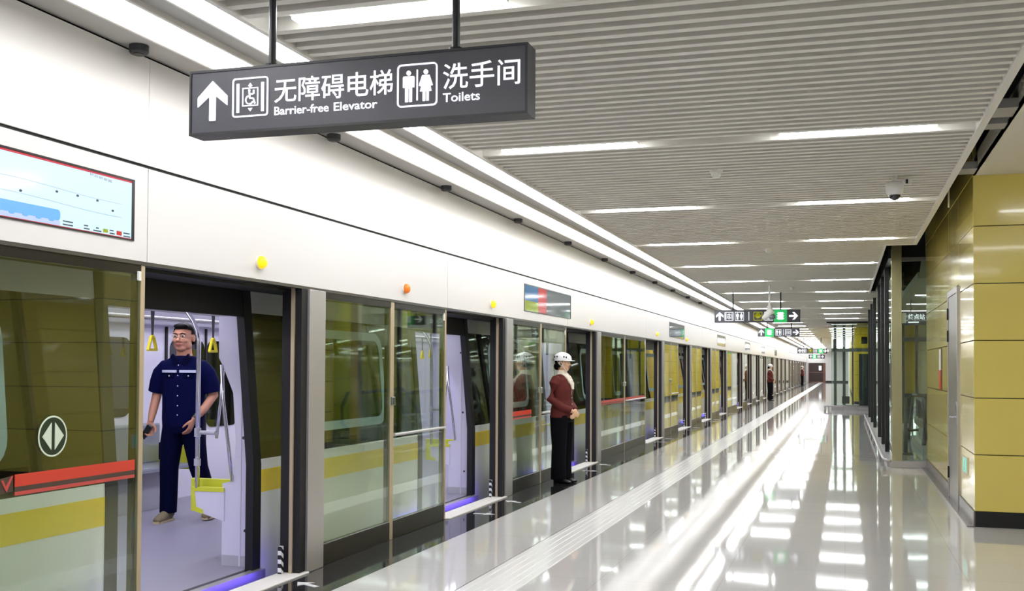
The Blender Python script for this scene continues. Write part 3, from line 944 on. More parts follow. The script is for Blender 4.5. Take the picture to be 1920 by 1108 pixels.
# amber lamps over the doors, orange ones between
lampsy = [(6.10, 'lampyellow'), (8.49, 'lamporange'), (10.86, 'lampyellow'), (15.54, 'lampyellow')]
for k in range(2):
    lampsy.append((21.4 + 4.2 * k + (1.6 if k >= 4 else 0), 'lampyellow'))
nY = 0
for y, mt in lampsy:
    if mt == 'lampyellow':
        nY += 1
        lab = 'round amber door lamp on white fascia, %s amber one along the platform' % ORD[nY]
    else:
        lab = 'round orange door lamp on white fascia between first and second amber lamps'
    t = thing('door_lamp', lab, 'lamp', (PX, y, 2.112), 0, 'round lamps over the platform doors')
    bm = B(); loft(bm, [(0, 0, 0), (0.012, 0, 0)], [0.044, 0.044], 24, ref=(0, 1, 0)); obj('base', bm, 'plasticwhite', t)
    bm = B(); loft(bm, [(0.012, 0, 0), (0.03, 0, 0), (0.045, 0, 0), (0.052, 0, 0)], [0.042, 0.040, 0.030, 0.012], 24, ref=(0, 1, 0)); obj('lens', bm, mt, t, True)

# information screens set into the lower fascia
for i, (y0, y1, lit) in enumerate(((2.55, 4.82, 1), (12.09, 14.33, 2), (23.06, 25.3, 0), (32.2, 34.4, 0), (41.5, 43.6, 0), (50.0, 52.0, 0), (59.5, 61.5, 0))):
    lab = ['glowing pale blue route screen with red top edge above the glass doors', 'screen with blue and red blocks on the fascia above the woman in maroon',
           'dark wide screen on white fascia, third screen along the platform', 'dark screen on white fascia, fourth along the platform',
           'small distant dark screen on white fascia, fifth along the platform', 'small distant dark screen on white fascia, sixth along the platform',
           'smallest distant dark screen on white fascia, seventh along the platform'][i]
    t = thing('information_screen', lab, 'screen', (PX, y0, 2.105), 0, 'screens along the fascia')
    w_ = y1 - y0; h = 0.325
    bm = B(); ring_prism(bm, [(0, 0), (w_, 0), (w_, h), (0, h)], [(.012, .006), (w_ - .02, .006), (w_ - .02, h - .010), (.012, h - .010)], 'yz', 0.0, 0.006); obj('bezel', bm, 'bezel', t)
    bm = B(); box(bm, 0.0, 0.002, 0.01, w_ - 0.015, 0.004, h - 0.006); obj('display', bm, ['screenoff', 'screenlit', 'screenoff'][lit], t)
    if lit == 1:
        e = 0.0035
        bm = B(); box(bm, 0.002, e, 0.01, w_ - 0.02, h - 0.020, h - 0.010); box(bm, 0.002, e, 0.01, w_ - 0.02, 0.006, 0.010); obj('red_border', bm, 'redline', t)
        bm = B(); prism(bm, rrect(0.05, 4.26 - y0, 0.034, 0.086, 0.018), 'yz', 0.002, e); obj('blue_route_bar', bm, 'screenblue', t)
        bm = B(); box(bm, 0.002, e - .0005, 0.05, 4.26 - y0, 0.012, 0.034); obj('lilac_route_bar', bm, 'screenlilac', t)
        for q in range(12):
            yy = 4.20 - y0 - q * 0.085
            if yy > 0.08:
                bm = B(); prism(bm, circ(yy, 0.032, 0.018, 14, 0.007), 'yz', e - .0006, e + .0006); obj('station_dot', bm, 'screenblue', t)
        for yy, zz in ((3.999, 2.244), (4.235, 2.277), (4.381, 2.279), (4.527, 2.277), (4.647, 2.242)):
            bm = B(); prism(bm, circ(yy - y0, zz - 2.105, 0.009, 12, 0.006), 'yz', 0.002, e); obj('stop_mark', bm, 'screenink', t)
        bm = B()
        for za, zb_ in ((0.20, 0.185), (0.135, 0.115)):
            pts = [(0.05 + q * (w_ - 0.15) / 24, za + (zb_ - za) * q / 24 + 0.006 * math.sin(q * 0.5)) for q in range(25)]
            for p, s in zip(pts[:-1], pts[1:]):
                prism(bm, [(p[0], p[1] - .001), (s[0], s[1] - .001), (s[0], s[1] + .001), (p[0], p[1] + .001)], 'yz', 0.002, 0.003)
        obj('route_lines', bm, 'screengrey', t)
        bm = B()
        for q in range(5):
            box(bm, 0.002, e, 4.47 - y0 + q * 0.035, 4.495 - y0 + q * 0.035, 0.292 - q * 0.003, 0.302 - q * 0.002)
        obj('heading_marks', bm, 'screengrey', t)
        for yy, ww, zz in ((4.28, .07, .034), (4.28, .07, .018), (4.43, .03, .032), (4.43, .04, .017), (4.52, .02, .03), (4.50, .06, .016), (4.625, .03, .031), (4.625, .04, .016), (4.735, .05, .030), (4.735, .055, .014)):
            bm = B(); box(bm, 0.002, e, yy - y0, yy - y0 + ww, zz, zz + 0.006); obj('legend_mark', bm, 'screenink', t)
        bm = B(); box(bm, 0.002, e, 4.575 - y0, 4.61 - y0, 0.018, 0.036); obj('green_icon', bm, 'screengreen', t)
        bm = B(); box(bm, 0.002, e, 4.68 - y0, 4.72 - y0, 0.016, 0.038); obj('red_icon', bm, 'screenred', t)
    if lit == 2:
        bm = B(); box(bm, 0.002, 0.003, 0.02, w_ * .27, h * .40, h - .01); obj('blue_block', bm, 'screenblue2', t)
        bm = B(); box(bm, 0.002, 0.003, 0.02, w_ * .27, 0.01, h * .40); obj('green_block', bm, 'screengreen', t)
        bm = B(); box(bm, 0.002, 0.003, w_ * .27, w_ * .44, 0.01, h - .01); obj('red_block', bm, 'screenred', t)

# white arrows on the granite strip before the doorways
def floor_arrow(loc, rz, label):
    t = bpy.data.objects.new('floor_arrow', None)
    bm = B()
    prism(bm, [(-.10, -.02), (.02, -.02), (.02, -.07), (.12, 0), (.02, .07), (.02, .02), (-.10, .02)], 'xy', 0.0, 0.0025)
    o = obj('floor_arrow', bm, 'arrowwhite'); o.location = loc; o.rotation_euler = (0, 0, rz)
    tag(o, label, 'floor marking', 'white boarding arrows on the granite strip')
k = 0
for i, e in enumerate(ENDS[1:9]):
    c = e - 1.15
    for dy, rz, wh in ((-0.45, 0.0, 'middle'), (0.55, PI * 0.85, 'far side')):
        floor_arrow((-3.39, c + dy, 0.0005), rz, 'white boarding arrow on black granite, %s of the %s doorway' % (wh, ORD[i + 1]))

# ------------------------------------------------------------------ train
TX = -3.95
def skin_x(z):      # outer side of the car body leans in towards the roof
    return TX + (0.0 if z < 0.75 else -(z - 0.75) * 0.085)
def side_prism(bm, y0, y1, z0, z1, th=0.05, off=0.0):
    x0, x1 = skin_x(z0) + off, skin_x(z1) + off
    prism(bm, [(x0, z0), (x1, z1), (x1 - th, z1), (x0 - th, z0)], 'xz', y0, y1)

def make_train(label):
    """local y = 0 at the middle of the car"""
    t = thing('metro_train_car', label, 'train car', (0, 8.15, 0), 0, 'cars of the metro train')
    dc = [1.25 - 8.15, 5.87 - 8.15, 10.47 - 8.15, 15.07 - 8.15]
    HL = 9.9
    edges = [-HL] + sum([[c - 0.80, c + 0.86] for c in dc], []) + [HL]
    for k in range(0, len(edges), 2):
        a, b = edges[k], edges[k + 1]
        bm = B(); side_prism(bm, a, b, -0.95, 0.55); side_prism(bm, a, b, 0.71, 0.785); obj('lower_panel', bm, 'trainwhite', t)
        bm = B(); side_prism(bm, a, b, 0.55, 0.71, 0.048, 0.001); obj('yellow_stripe', bm, 'trainyellow', t)
        bm = B(); side_prism(bm, a, b, 0.785, 1.82); obj('dark_side_panel', bm, 'darkglass', t)
        bm = B(); side_prism(bm, a, b, 1.82, 2.35); obj('upper_panel', bm, 'traingrey', t)
        wa, wb = a + 0.66, b - 0.72
        if wb - wa > 0.5:
            bm = B()
            n0 = rrect(wa, wb, 0.93, 1.74, 0.16); n1 = rrect(wa + .07, wb - .07, 1.0, 1.67, 0.10)
            def P(p, o_): return (skin_x(p[1]) + o_, p[0], p[1])
            vo = [bm.verts.new(P(p, .006)) for p in n0]; vi = [bm.verts.new(P(p, .006)) for p in n1]
            vo2 = [bm.verts.new(P(p, -.004)) for p in n0]; vi2 = [bm.verts.new(P(p, -.004)) for p in n1]
            for q in range(len(n0)):
                j = (q + 1) % len(n0)
                bm.faces.new((vo[q], vo[j], vi[j], vi[q])); bm.faces.new((vo[j], vo[q], vo2[q], vo2[j])); bm.faces.new((vi[q], vi[j], vi2[j], vi2[q]))
            fr = obj('window_frame', bm, 'frameblue', t)
    # doorway surrounds: black seals and headers
    for c in dc:
        bm = B()
        for yy, s in ((c - 0.80, -1), (c + 0.86, 1)):
            a, b = (yy - 0.005, yy + 0.10) if s < 0 else (yy - 0.10, yy + 0.005)
            bm = B(); side_prism(bm, a, b, 0.0, 0.75, 0.06, 0.006); side_prism(bm, a, b, 0.75, 2.05, 0.06, 0.006); bmesh.ops.remove_doubles(bm, verts=bm.verts, dist=0.0005)
            obj('door_seal', bm, 'rubber', t)
        bm = B(); side_prism(bm, c - 0.80, c + 0.86, 1.79, 2.35, 0.05, 0.003); obj('door_header', bm, 'rubber', t)
        bm = B(); box(bm, TX - 0.02, TX + 0.05, c - 0.8, c + 0.86, -0.08, 0.018); obj('threshold', bm, 'steel', t)
    # interior shell
    XI, XO = -4.02, -6.86
    bm = B(); box(bm, XO, XI, -HL, HL, -0.06, 0.015); obj('car_floor', bm, 'infloor', t)
    bm = B(); box(bm, XO, XI, -HL, HL, 2.12, 2.17)
    box(bm, XO - 0.1, TX - 0.1, -HL, HL, 2.17, 2.62)
    obj('car_ceiling', bm, 'inwhite', t)
    bm = B(); prism(bm, [(-4.12, 2.12), (-4.55, 2.12), (-4.22, 1.86), (-4.12, 1.86)], 'xz', -HL, HL); prism(bm, [(XO, 2.12), (-6.3, 2.12), (-6.62, 1.86), (XO, 1.86)], 'xz', -HL, HL)
    obj('cove_panel', bm, 'inwhite', t)
    bm = B(); box(bm, XO - 0.1, XO, -HL, HL, -0.9, 2.3); box(bm, XO, TX - 0.06, -HL, -HL + 0.05, -0.9, 2.3); box(bm, XO, TX - 0.06, HL - 0.05, HL, -0.9, 2.3)
    obj('far_wall', bm, 'inwhite', t)
    for k in range(0, len(edges), 2):       # inner lining between the doors
        a, b = edges[k] + 0.02, edges[k + 1] - 0.02
        bm = B(); box(bm, -4.13, -4.115, a, b, 0.0, 2.1); obj('side_lining', bm, 'inwhite', t)
    for x in (-4.95, -5.90):
        bm = B(); box(bm, x - 0.14, x + 0.14, -HL + 0.2, HL - 0.2, 2.10, 2.125); obj('ceiling_lamp', bm, 'trainlamp', t)
    # far windows and closed far doors
    for k, c in enumerate(dc):
        bm = B()
        for s in (-1, 1):
            prism(bm, rrect(c + (0.03 if s > 0 else -0.66), c + (0.66 if s > 0 else -0.03), 0.75, 1.72, 0.10), 'yz', XO - 0.001, XO + 0.012)
        obj('far_door_window', bm, 'darkglass', t)
        bm = B(); box(bm, XO, XO + 0.02, c - 0.75, c - 0.72, 0.02, 1.85); box(bm, XO, XO + 0.02, c + 0.72, c + 0.75, 0.02, 1.85); box(bm, XO, XO + 0.02, c - 0.012, c + 0.012, 0.02, 1.85)
        obj('far_door_edge', bm, 'rubber', t)
    for k in range(2, len(edges) - 2, 2):
        a, b = edges[k] + 0.55, edges[k + 1] - 0.5
        bm = B(); prism(bm, rrect(a, b, 0.93, 1.72, 0.14), 'yz', XO - 0.001, XO + 0.012); obj('far_window', bm, 'darkglass', t)
        # bench seats both sides
        for x0, x1, xb in ((XO + 0.0, XO + 0.46, XO + 0.05), (-4.58, -4.13, -4.17)):
            bm = B(); a2, b2 = edges[k] + 0.12, edges[k + 1] - 0.12
            box(bm, x0, x1, a2, b2, 0.40, 0.45, 0.02)
            box(bm, xb - 0.03, xb + 0.03, a2, b2, 0.45, 0.85, 0.02)
            obj('bench_seat', bm, 'inseat', t, False)
            if x0 < -6:
                bm = B(); box(bm, x0 + 0.02, x1 - 0.16, a2, b2, 0.0, 0.40); obj('bench_base', bm, 'traingrey', t)
            bm = B(); box(bm, x0, x1, a2 - 0.02, a2 + 0.01, 0.38, 0.62, 0.006); obj('bench_end', bm, 'limeedge', t)
            bm = B(); box(bm, x0, x1, b2 - 0.01, b2 + 0.02, 0.38, 0.62, 0.006); obj('bench_end', bm, 'limeedge', t)
    # draught screens, seat end panels and bent poles on each doorway
    for c in dc:
        for s in (1, -1):
            ys = c + s * 0.885
            bm = B()
            out = [(-4.02, .09), (-4.27, .09), (-4.27, .60), (-4.18, .62), (-4.165, .9), (-4.19, 1.25), (-4.275, 1.44), (-4.31, 1.50), (-4.315, 1.80), (-4.08, 1.80)]
            prism(bm, out, 'xz', ys, ys + s * 0.05); obj('draught_screen', bm, 'inwhite', t)
            bm = B(); box(bm, -4.27, -4.02, min(ys - s * 0.002, ys + s * 0.04), max(ys - s * 0.002, ys + s * 0.04), 0.015, 0.09); obj('screen_foot', bm, 'traingrey', t)
            bm = B()
            for zz, xx in ((1.60, -4.13), (0.93, -4.10), (0.27, -4.08)):
                loft(bm, [(xx, ys, zz), (xx, ys - s * 0.006, zz)], [0.012, 0.010], 12)
            obj('screw_cap', bm, 'darkgrey', t)
            bm = B(); tube(bm, [(-4.285, ys, 1.45), (-4.26, ys - s * .02, 1.2), (-4.215, ys - s * .02, 0.9), (-4.19, ys, 0.62)], 0.013); tube(bm, [(-4.285, ys + s * .02, 1.45), (-4.305, ys + s * .02, 1.2), (-4.335, ys + s * .02, 0.92)], 0.011)
            obj('grab_bar', bm, 'chrome', t, True)
            bm = B(); outl = [(-4.52, .565), (-4.25, .565), (-4.25, .33), (-4.50, .40)]
            prism(bm, outl, 'xz', ys - s * 0.01, ys + s * 0.03); obj('seat_end_panel', bm, 'inwhite', t)
            bm = B(); prism(bm, [(-4.522, .568), (-4.25, .568), (-4.25, .540), (-4.492, .536), (-4.478, .428), (-4.42, .405), (-4.42, .376), (-4.503, .397)], 'xz', ys - s * 0.014, ys + s * 0.034)
            obj('lime_border', bm, 'limeedge', t)
            bm = B(); tube(bm, [(-4.478, ys, 0.56), (-4.48, ys, 1.62), (-4.495, ys, 1.70), (-4.53, ys, 1.77), (-4.60, ys, 1.86), (-4.66, ys, 1.875), (-4.74, ys, 1.875)], 0.017); obj('pole', bm, 'chrome', t, True)
            bm = B(); loft(bm, [(-4.479, ys, 0.93), (-4.479, ys, 0.99)], [0.024, 0.024], 14); tube(bm, [(-4.48, ys, 0.96), (-4.33, ys, 0.96)], 0.015); obj('pole_clamp', bm, 'traingrey', t)
            bm = B(); loft(bm, [(-4.479, ys, 0.72), (-4.479, ys, 0.77)], [0.024, 0.024], 14)
            obj('pole_clamp', bm, 'traingrey', t)
    for x, zz in ((-4.72, 1.875), (-5.42, 1.93), (-6.1, 1.875)):
        bm = B(); tube(bm, [(x, -HL + 0.1, zz), (x, HL - 0.1, zz)], 0.017); obj('grab_rail', bm, 'chrome', t, True)
        bm = B()
        for q in range(8):
            yy = -HL + 1.2 + q * 2.5
            tube(bm, [(x, yy, zz), (x, yy, 2.12)], 0.012)
        obj('rail_hanger', bm, 'chrome', t)
    # strap handles
    sm = None
    for x, zz in ((-4.90, 1.86), (-5.75, 1.86)):
        bm = B(); tube(bm, [(x, -HL + 0.3, zz), (x, HL - 0.3, zz)], 0.014); obj('strap_rail', bm, 'steel', t, True)
        for q in range(24):
            yy = -HL + 0.54 + 0.80 * q + (0.22 if x < -5 else 0)
            if x < -5 and q in (11, 12):
                continue
            if sm is None:
                bm = B(); prism(bm, [(-.008, 0), (.008, 0), (.02, .19), (-.02, .19)], 'yz', -0.004, 0.004); obj_s = obj('strap', bm, 'darkgrey', t)
                bm = B()
                tri = [(-0.05, -0.12), (0.05, -0.12), (0.055, -0.11), (0.02, -0.012), (0.0, 0.0), (-0.02, -0.012), (-0.055, -0.11)]
                inn = [(-0.036, -0.10), (0.036, -0.10), (0.037, -0.097), (0.012, -0.025), (0.0, -0.02), (-0.012, -0.025), (-0.037, -0.097)]
                ring_prism(bm, tri, inn, 'yz', -0.011, 0.011); sm = obj('strap_handle', bm, 'strapyellow', obj_s)
                sp = obj_s
                sp.location = (x, yy, zz - 0.19)
            else:
                c1 = sp.copy(); COL.objects.link(c1); c1.parent = t; c1.location = (x, yy, zz - 0.19)
                c2 = sm.copy(); COL.objects.link(c2); c2.parent = c1
    return t
car = make_train('metro train car with open doors where the man in navy stands')
for k in range(1, 6):
    y = 21.15 + 6.3 + 18.2 * (k - 1)
    lab = ['metro train car behind the glass doors past the first woman in maroon', 'metro train car behind the doors beside the second woman in maroon',
           'metro train car far along the platform, fourth of the train', 'metro train car far along the platform, fifth of the train', 'last metro train car at the far end of the platform'][k - 1]
    c = dup(car, None, (0, y, 0), lab)
    c.scale = (1, 0.913, 1)

# ------------------------------------------------------------------ glass enclosure of the stairwell
GXL, GY0, GY1 = 0.66, 16.7, 32.4
o = thing('glass_enclosure', 'glass stair enclosure with black mullions and pale steel corner post beside yellow wall', 'enclosure', (GXL, GY0, 0))
bm = B(); box(bm, 0.0, 0.145, -0.06, 0.08, 0.0, 3.9, 0.006); obj('corner_post', bm, pm('pale_gold_steel', '#b8b48f', 0.18, 0.9), o)
bm = B(); box(bm, 0.145, WX - GXL, 0.0, 0.016, 0.10, 3.02); obj('front_glass', bm, 'clearglass', o)
bm = B(); box(bm, 0.145, WX - GXL, -0.01, 0.03, 3.02, 3.08); obj('front_transom', bm, 'steeldk', o)
bm = B(); box(bm, 0.0, 0.016, 0.08, 7.38, 0.10, 3.9); box(bm, 0.0, 0.016, 7.38, GY1 - GY0, 0.10, 3.06); obj('side_glass', bm, 'clearglass', o)
for y in (1.7, 3.5, 5.6, 9.1, 11.6, 14.4):
    bm = B(); box(bm, -0.035, 0.03, y - 0.035, y + 0.035, 0.10, 3.9 if y < 7.3 else 3.06); obj('mullion', bm, 'black', o)
bm = B(); box(bm, -0.03, 0.06, 0.08, 7.38, 3.08, 3.9); obj('top_beam', bm, 'black', o)
bm = B(); box(bm, -0.03, WX - GXL, -0.07, 0.10, 0.0, 0.10, 0.004); box(bm, -0.06, 0.06, 0.10, GY1 - GY0, 0.0, 0.10, 0.004); obj('plinth', bm, 'steel', o)
bm = B(); box(bm, 0.145, WX - GXL, 0.0, 0.02, 3.08, 3.9); obj('upper_panel', bm, 'void', o)
o = thing('kerb_rail', 'low bent steel guard rail along the foot of the stair enclosure', 'rail', (GXL - 0.12, GY0, 0))
bm = B(); tube(bm, [(0.10, -0.10, 0.10), (0.02, -0.05, 0.115), (0.0, 0.15, 0.12), (0.0, 15.6, 0.12)], 0.02); obj('rail', bm, 'steel', o, True)
for q in range(9):
    bm = B(); tube(bm, [(0, 0.2 + q * 1.9, 0), (0, 0.2 + q * 1.9, 0.12)], 0.012); obj('rail_post', bm, 'steel', o)
# inside: soffit, back wall with doors, escalator, sign
bm = B(); box(bm, 1.17, 3.5, 19.0, 36.5, 2.95, 3.05); prism(bm, [(17.0, 3.9), (19.0, 2.95), (19.0, 3.05), (17.0, 4.0)], 'yz', 1.2, 3.5); struct('ceiling_stairwell', bm, 'greywall')
bm = B(); box(bm, 1.66, 2.05, 34.0, 34.1, 0, 3.0); struct('wall_stairwell_back', bm, 'yellowin')
bm = B(); box(bm, 2.05, 3.5, 34.02, 34.12, 0, 3.0); struct('wall_stairwell_white', bm, 'farwhite')
bm = B(); box(bm, 1.42, 1.70, 33.8, 34.0, 0, 2.9); box(bm, 2.02, 2.08, 33.8, 34.0, 0, 2.9); box(bm, 0.74, 3.4, 33.82, 33.98, 2.25, 2.36); box(bm, 0.74, 3.4, 33.82, 33.98, 0.0, 0.70); struct('trim_stairwell_frame', bm, 'darkgrey')
e = thing('escalator', 'descending escalator with glass balustrades inside the glass stair enclosure', 'escalator', (1.85, 21.0, 0))
for sx in (-0.54, 0.54):
    bm = B(); prism(bm, [(-1.2, 0.12), (-1.2, .86), (1.6, .90), (7.4, -2.3), (7.4, -3.1), (1.4, 0.12)], 'yz', sx - 0.008, sx + 0.008); obj('balustrade', bm, 'clearglass', e)
    bm = B(); tube(bm, [(sx, -1.15, .14), (sx, -1.42, .3), (sx, -1.45, .62), (sx, -1.2, .88), (sx, 1.6, .93), (sx, 7.4, -2.26)], 0.04); obj('handrail', bm, 'belt', e, True)
    bm = B(); prism(bm, [(-1.6, 0.0), (-1.6, .12), (1.4, .14), (7.4, -3.0), (7.4, -3.4), (1.3, -0.1)], 'yz', sx - 0.05, sx + 0.05); obj('skirt', bm, 'steel', e)
bm = B(); box(bm, -0.49, 0.49, -1.6, 1.4, 0.0, 0.015); obj('landing_plate', bm, 'steeldk', e)
bm = B()
for q in range(16):
    box(bm, -0.48, 0.48, 1.42 + q * 0.36, 1.78 + q * 0.36, -0.35 - q * 0.19, -0.03 - q * 0.19)
obj('steps', bm, 'steeldk', e)
o = thing('queue_barrier', 'short dark steel barrier post with arm inside the stair enclosure', 'barrier', (0.98, 19.2, 0))
bm = B(); tube(bm, [(0, 0, 0), (0, 0, 0.95)], 0.03, 14); obj('post', bm, 'steeldk', o)
bm = B(); tube(bm, [(0, 0, 0.9), (0.1, 0.1, 0.98), (0.28, 0.3, 0.98)], 0.018); tube(bm, [(0, 0, 0.45), (0.06, 0.1, 0.40), (0.2, 0.3, 0.40)], 0.02); obj('arm', bm, 'black', o)
bm = B(); loft(bm, [(0, 0, 0), (0, 0, 0.03)], [0.12, 0.10], 18); obj('foot', bm, 'steeldk', o)
for i, y in enumerate((20.2, 23.4, 26.6, 29.8)):  # extra lamps added to lift the dark stairwell interior
    c = dup(proto_light, None, (1.9, y, 2.953), 'added fill light in the grey soffit inside the stair enclosure, %s from front glass' % ORD[i + 1])
    c['group'] = 'added fill lights in the stair enclosure'
t, ox = sign_body('hanging_sign', 'small dark sign reading terminus in Chinese inside the glass stair enclosure', 1.06, 2.0, 22.0, 2.29, 2.55, ())
bm = B(); tube(bm, [(-0.3, 0.05, 0.26), (-0.3, 0.05, 0.62)], 0.014); obj('hanging_rod', bm, 'rod', t)
bm = B(); tube(bm, [(0.3, 0.05, 0.26), (0.3, 0.05, 0.62)], 0.014); obj('hanging_rod', bm, 'rod', t)
text_mesh('chinese_lettering', '终点站', -0.35, -0.05, 0.10, 0.21, 0.004, 'signwhite', t, 0.012)
bm = B(); box(bm, -0.35, -0.16, f0, f1, 0.035, 0.06); obj('small_marks', bm, 'signwhite', t)
bm = B(); box(bm, -0.465, -0.39, f0, f1, 0.03, 0.23); obj('cream_panel', bm, 'scarf', t)

# glass lift at the far end of the enclosure
EX0, EX1, EY0, EY1 = -0.43, 0.98, 39.0, 41.4
o = thing('glass_lift', 'glass lift shaft with dark frames standing beyond the stair enclosure', 'lift', ((EX0 + EX1) / 2, EY0, 0))
hw = (EX1 - EX0) / 2; dp = EY1 - EY0
bm = B(); box(bm, -hw, hw, 0, 0.014, 0.12, 3.0); box(bm, -hw, -hw + 0.014, 0.014, dp, 0.12, 3.0); box(bm, hw - 0.014, hw, 0.014, dp, 0.12, 3.0); obj('shaft_glass', bm, 'clearglass', o)
for x, y, w_ in ((-hw + 0.12, 0.25, .09), (-hw + 0.42, 1.9, .10), (-hw + 0.72, 1.9, .06), (hw - 0.1, 0.25, .08), (-hw + 0.12, dp - 0.1, .07), (hw - 0.1, dp - 0.1, .07)):
    bm = B(); box(bm, x - w_ / 2, x + w_ / 2, y - 0.05, y + 0.05, 0.0, 3.05); obj('steel_column', bm, 'darkgrey', o)
bm = B(); box(bm, -hw, hw, 0.2, 0.32, 2.02, 2.14); box(bm, -hw + .06, -hw + .16, 0.2, dp, 2.02, 2.14); obj('cross_beam', bm, 'steeldk', o)
bm = B(); box(bm, -hw - 0.16, hw + 0.02, -0.05, dp, 3.0, 3.10); obj('top_canopy', bm, 'black', o)
bm = B(); box(bm, -hw - 0.02, hw, -0.02, dp, 0.0, 0.12, 0.004); obj('plinth', bm, 'steel', o)
bm = B(); box(bm, 0.22, 0.52, 0.5, 1.7, 0.12, 1.95, 0.01); obj('lift_car_door', bm, 'darkgrey', o)
bm = B(); box(bm, -0.36, -0.10, 1.75, 2.0, 0.16, 0.42, 0.01); box(bm, 0.3, 0.5, 0.6, 0.9, 2.3, 2.55, 0.02); obj('lift_gear', bm, 'seam', o)
o = thing('kerb_rail', 'low steel guard rail on the floor in front of the glass lift', 'rail', (EX0, EY0, 0))
bm = B(); tube(bm, [(-0.22, 0.0, 0.02), (-0.22, -0.4, 0.12), (-0.15, -0.45, 0.14), (1.4, -0.45, 0.14)], 0.03); obj('rail', bm, 'steel', o, True)
for q in range(4):
    bm = B(); tube(bm, [(-0.1 + q * .48, -0.45, 0), (-0.1 + q * .48, -0.45, 0.14)], 0.014); obj('rail_post', bm, 'steel', o)

# fittings on the yellow side wall
o = thing('fire_alarm_panel', 'white and red fire cabinet label on the yellow side wall past the grey door', 'alarm panel', (WX, 14.2, 0))
bm = B(); box(bm, -0.008, 0.0, -0.02, 0.22, 1.43, 1.69, 0.003); obj('white_plate', bm, 'plasticwhite', o)
bm = B(); box(bm, -0.010, 0.0, -0.02, 0.22, 1.19, 1.43, 0.003); obj('red_plate', bm, 'alarmred', o)
bm = B(); box(bm, -0.006, 0.0, -0.12, -0.07, 1.19, 1.70); obj('cabinet_edge', bm, 'brown', o)
o = thing('exit_sign', 'small pale green running man exit sign low on the yellow side wall', 'sign', (WX, 11.42, 0.505))
bm = B(); box(bm, -0.012, 0.0, -0.19, 0.19, -0.085, 0.085, 0.004); obj('sign_plate', bm, 'plasticwhite', o)
bm = B(); box(bm, -0.015, -0.010, -0.16, 0.16, -0.065, 0.065); obj('green_field', bm, 'exitgreen', o)
bm = B()
def yzp(pts): prism(bm, [(-p[0], p[1]) for p in pts], 'yz', -0.018, -0.014)
yzp(circ(0.02, 0.045, 0.012, 12)); yzp([(-.03, .03), (.03, .032), (.0, -.01), (-.025, -.005)]); yzp([(-.02, -.005), (.0, -.01), (.045, -.03), (.04, -.045)]); yzp([(-.02, .0), (-.005, -.005), (-.05, -.055), (-.065, -.05)])
obj('running_figure', bm, 'plasticwhite', o)

# ------------------------------------------------------------------ people
def remesh(bm, voxel, iters=3, fac=0.5):
    me = bpy.data.meshes.new('tmp')
    bmesh.ops.recalc_face_normals(bm, faces=bm.faces)
    bm.to_mesh(me); bm.free()
    o = bpy.data.objects.new('tmp', me); COL.objects.link(o)
    r = o.modifiers.new('r', 'REMESH'); r.mode = 'VOXEL'; r.voxel_size = voxel; r.use_smooth_shade = True
    s = o.modifiers.new('s', 'SMOOTH'); s.factor = fac; s.iterations = iters
    dg = bpy.context.evaluated_depsgraph_get()
    out = bpy.data.meshes.new_from_object(o.evaluated_get(dg))
    bpy.data.objects.remove(o); bpy.data.meshes.remove(me)
    for p in out.polygons:
        p.use_smooth = True
    return out

def meshobj(name, me, mat, parent=None):
    me.name = name
    me.materials.clear(); me.materials.append(M[mat])
    o = bpy.data.objects.new(name, me); COL.objects.link(o)
    if parent:
        o.parent = parent
    return o

def hand(bm, wrist, fdir, normal, thumb_side, curl=0.5, s=1.0):
    """palm from the wrist along fdir; the palm faces 'normal'; thumb towards thumb_side"""
    f = Vector(fdir).normalized(); n = Vector(normal); n = (n - f * n.dot(f)).normalized(); sd = Vector(thumb_side); sd = (sd - f * sd.dot(f) - n * sd.dot(n)).normalized()
    wv = Vector(wrist)
    def P(a, b, c): return wv + f * (a * s) + sd * (b * s) + n * (c * s)
    loft(bm, [P(-.01, 0, 0), P(.02, 0, 0), P(.06, 0.002, 0), P(.095, 0, 0)], [(.026 * s, .018 * s), (.032 * s, .017 * s), (.041 * s, .016 * s), (.040 * s, .012 * s)], 14, ref=sd)
    for b, L_, r in ((.030, .072, .0092), (.010, .080, .0095), (-.011, .074, .0092), (-.030, .058, .0082)):
        p = P(.088, b, 0); d = f.copy(); pts = [p]
        for kx, fr in ((0, .45), (1, .30), (2, .25)):
            ang = curl * (0.75, 1.0, .8)[kx]
            d = (d * math.cos(ang) + n * math.sin(ang) * (1 if d.dot(f) > -0.9 else 0)).normalized() if kx else (f * math.cos(ang) + n * math.sin(ang)).normalized()
            p = p + d * (L_ * fr * s); pts.append(p)
        loft(bm, pts, [r * s, r * s, r * .92 * s, r * .7 * s], 10, ref=sd)
        ball(bm, pts[-1], r * .7 * s, useg=8, vseg=6)
    tp = [P(.022, .026, .004), P(.050, .050, .014), P(.078, .058, .028), P(.098, .056, .040)]
    loft(bm, tp, [.013 * s, .012 * s, .0105 * s, .008 * s], 10, ref=n)
    ball(bm, tp[-1], .008 * s, useg=8, vseg=6)

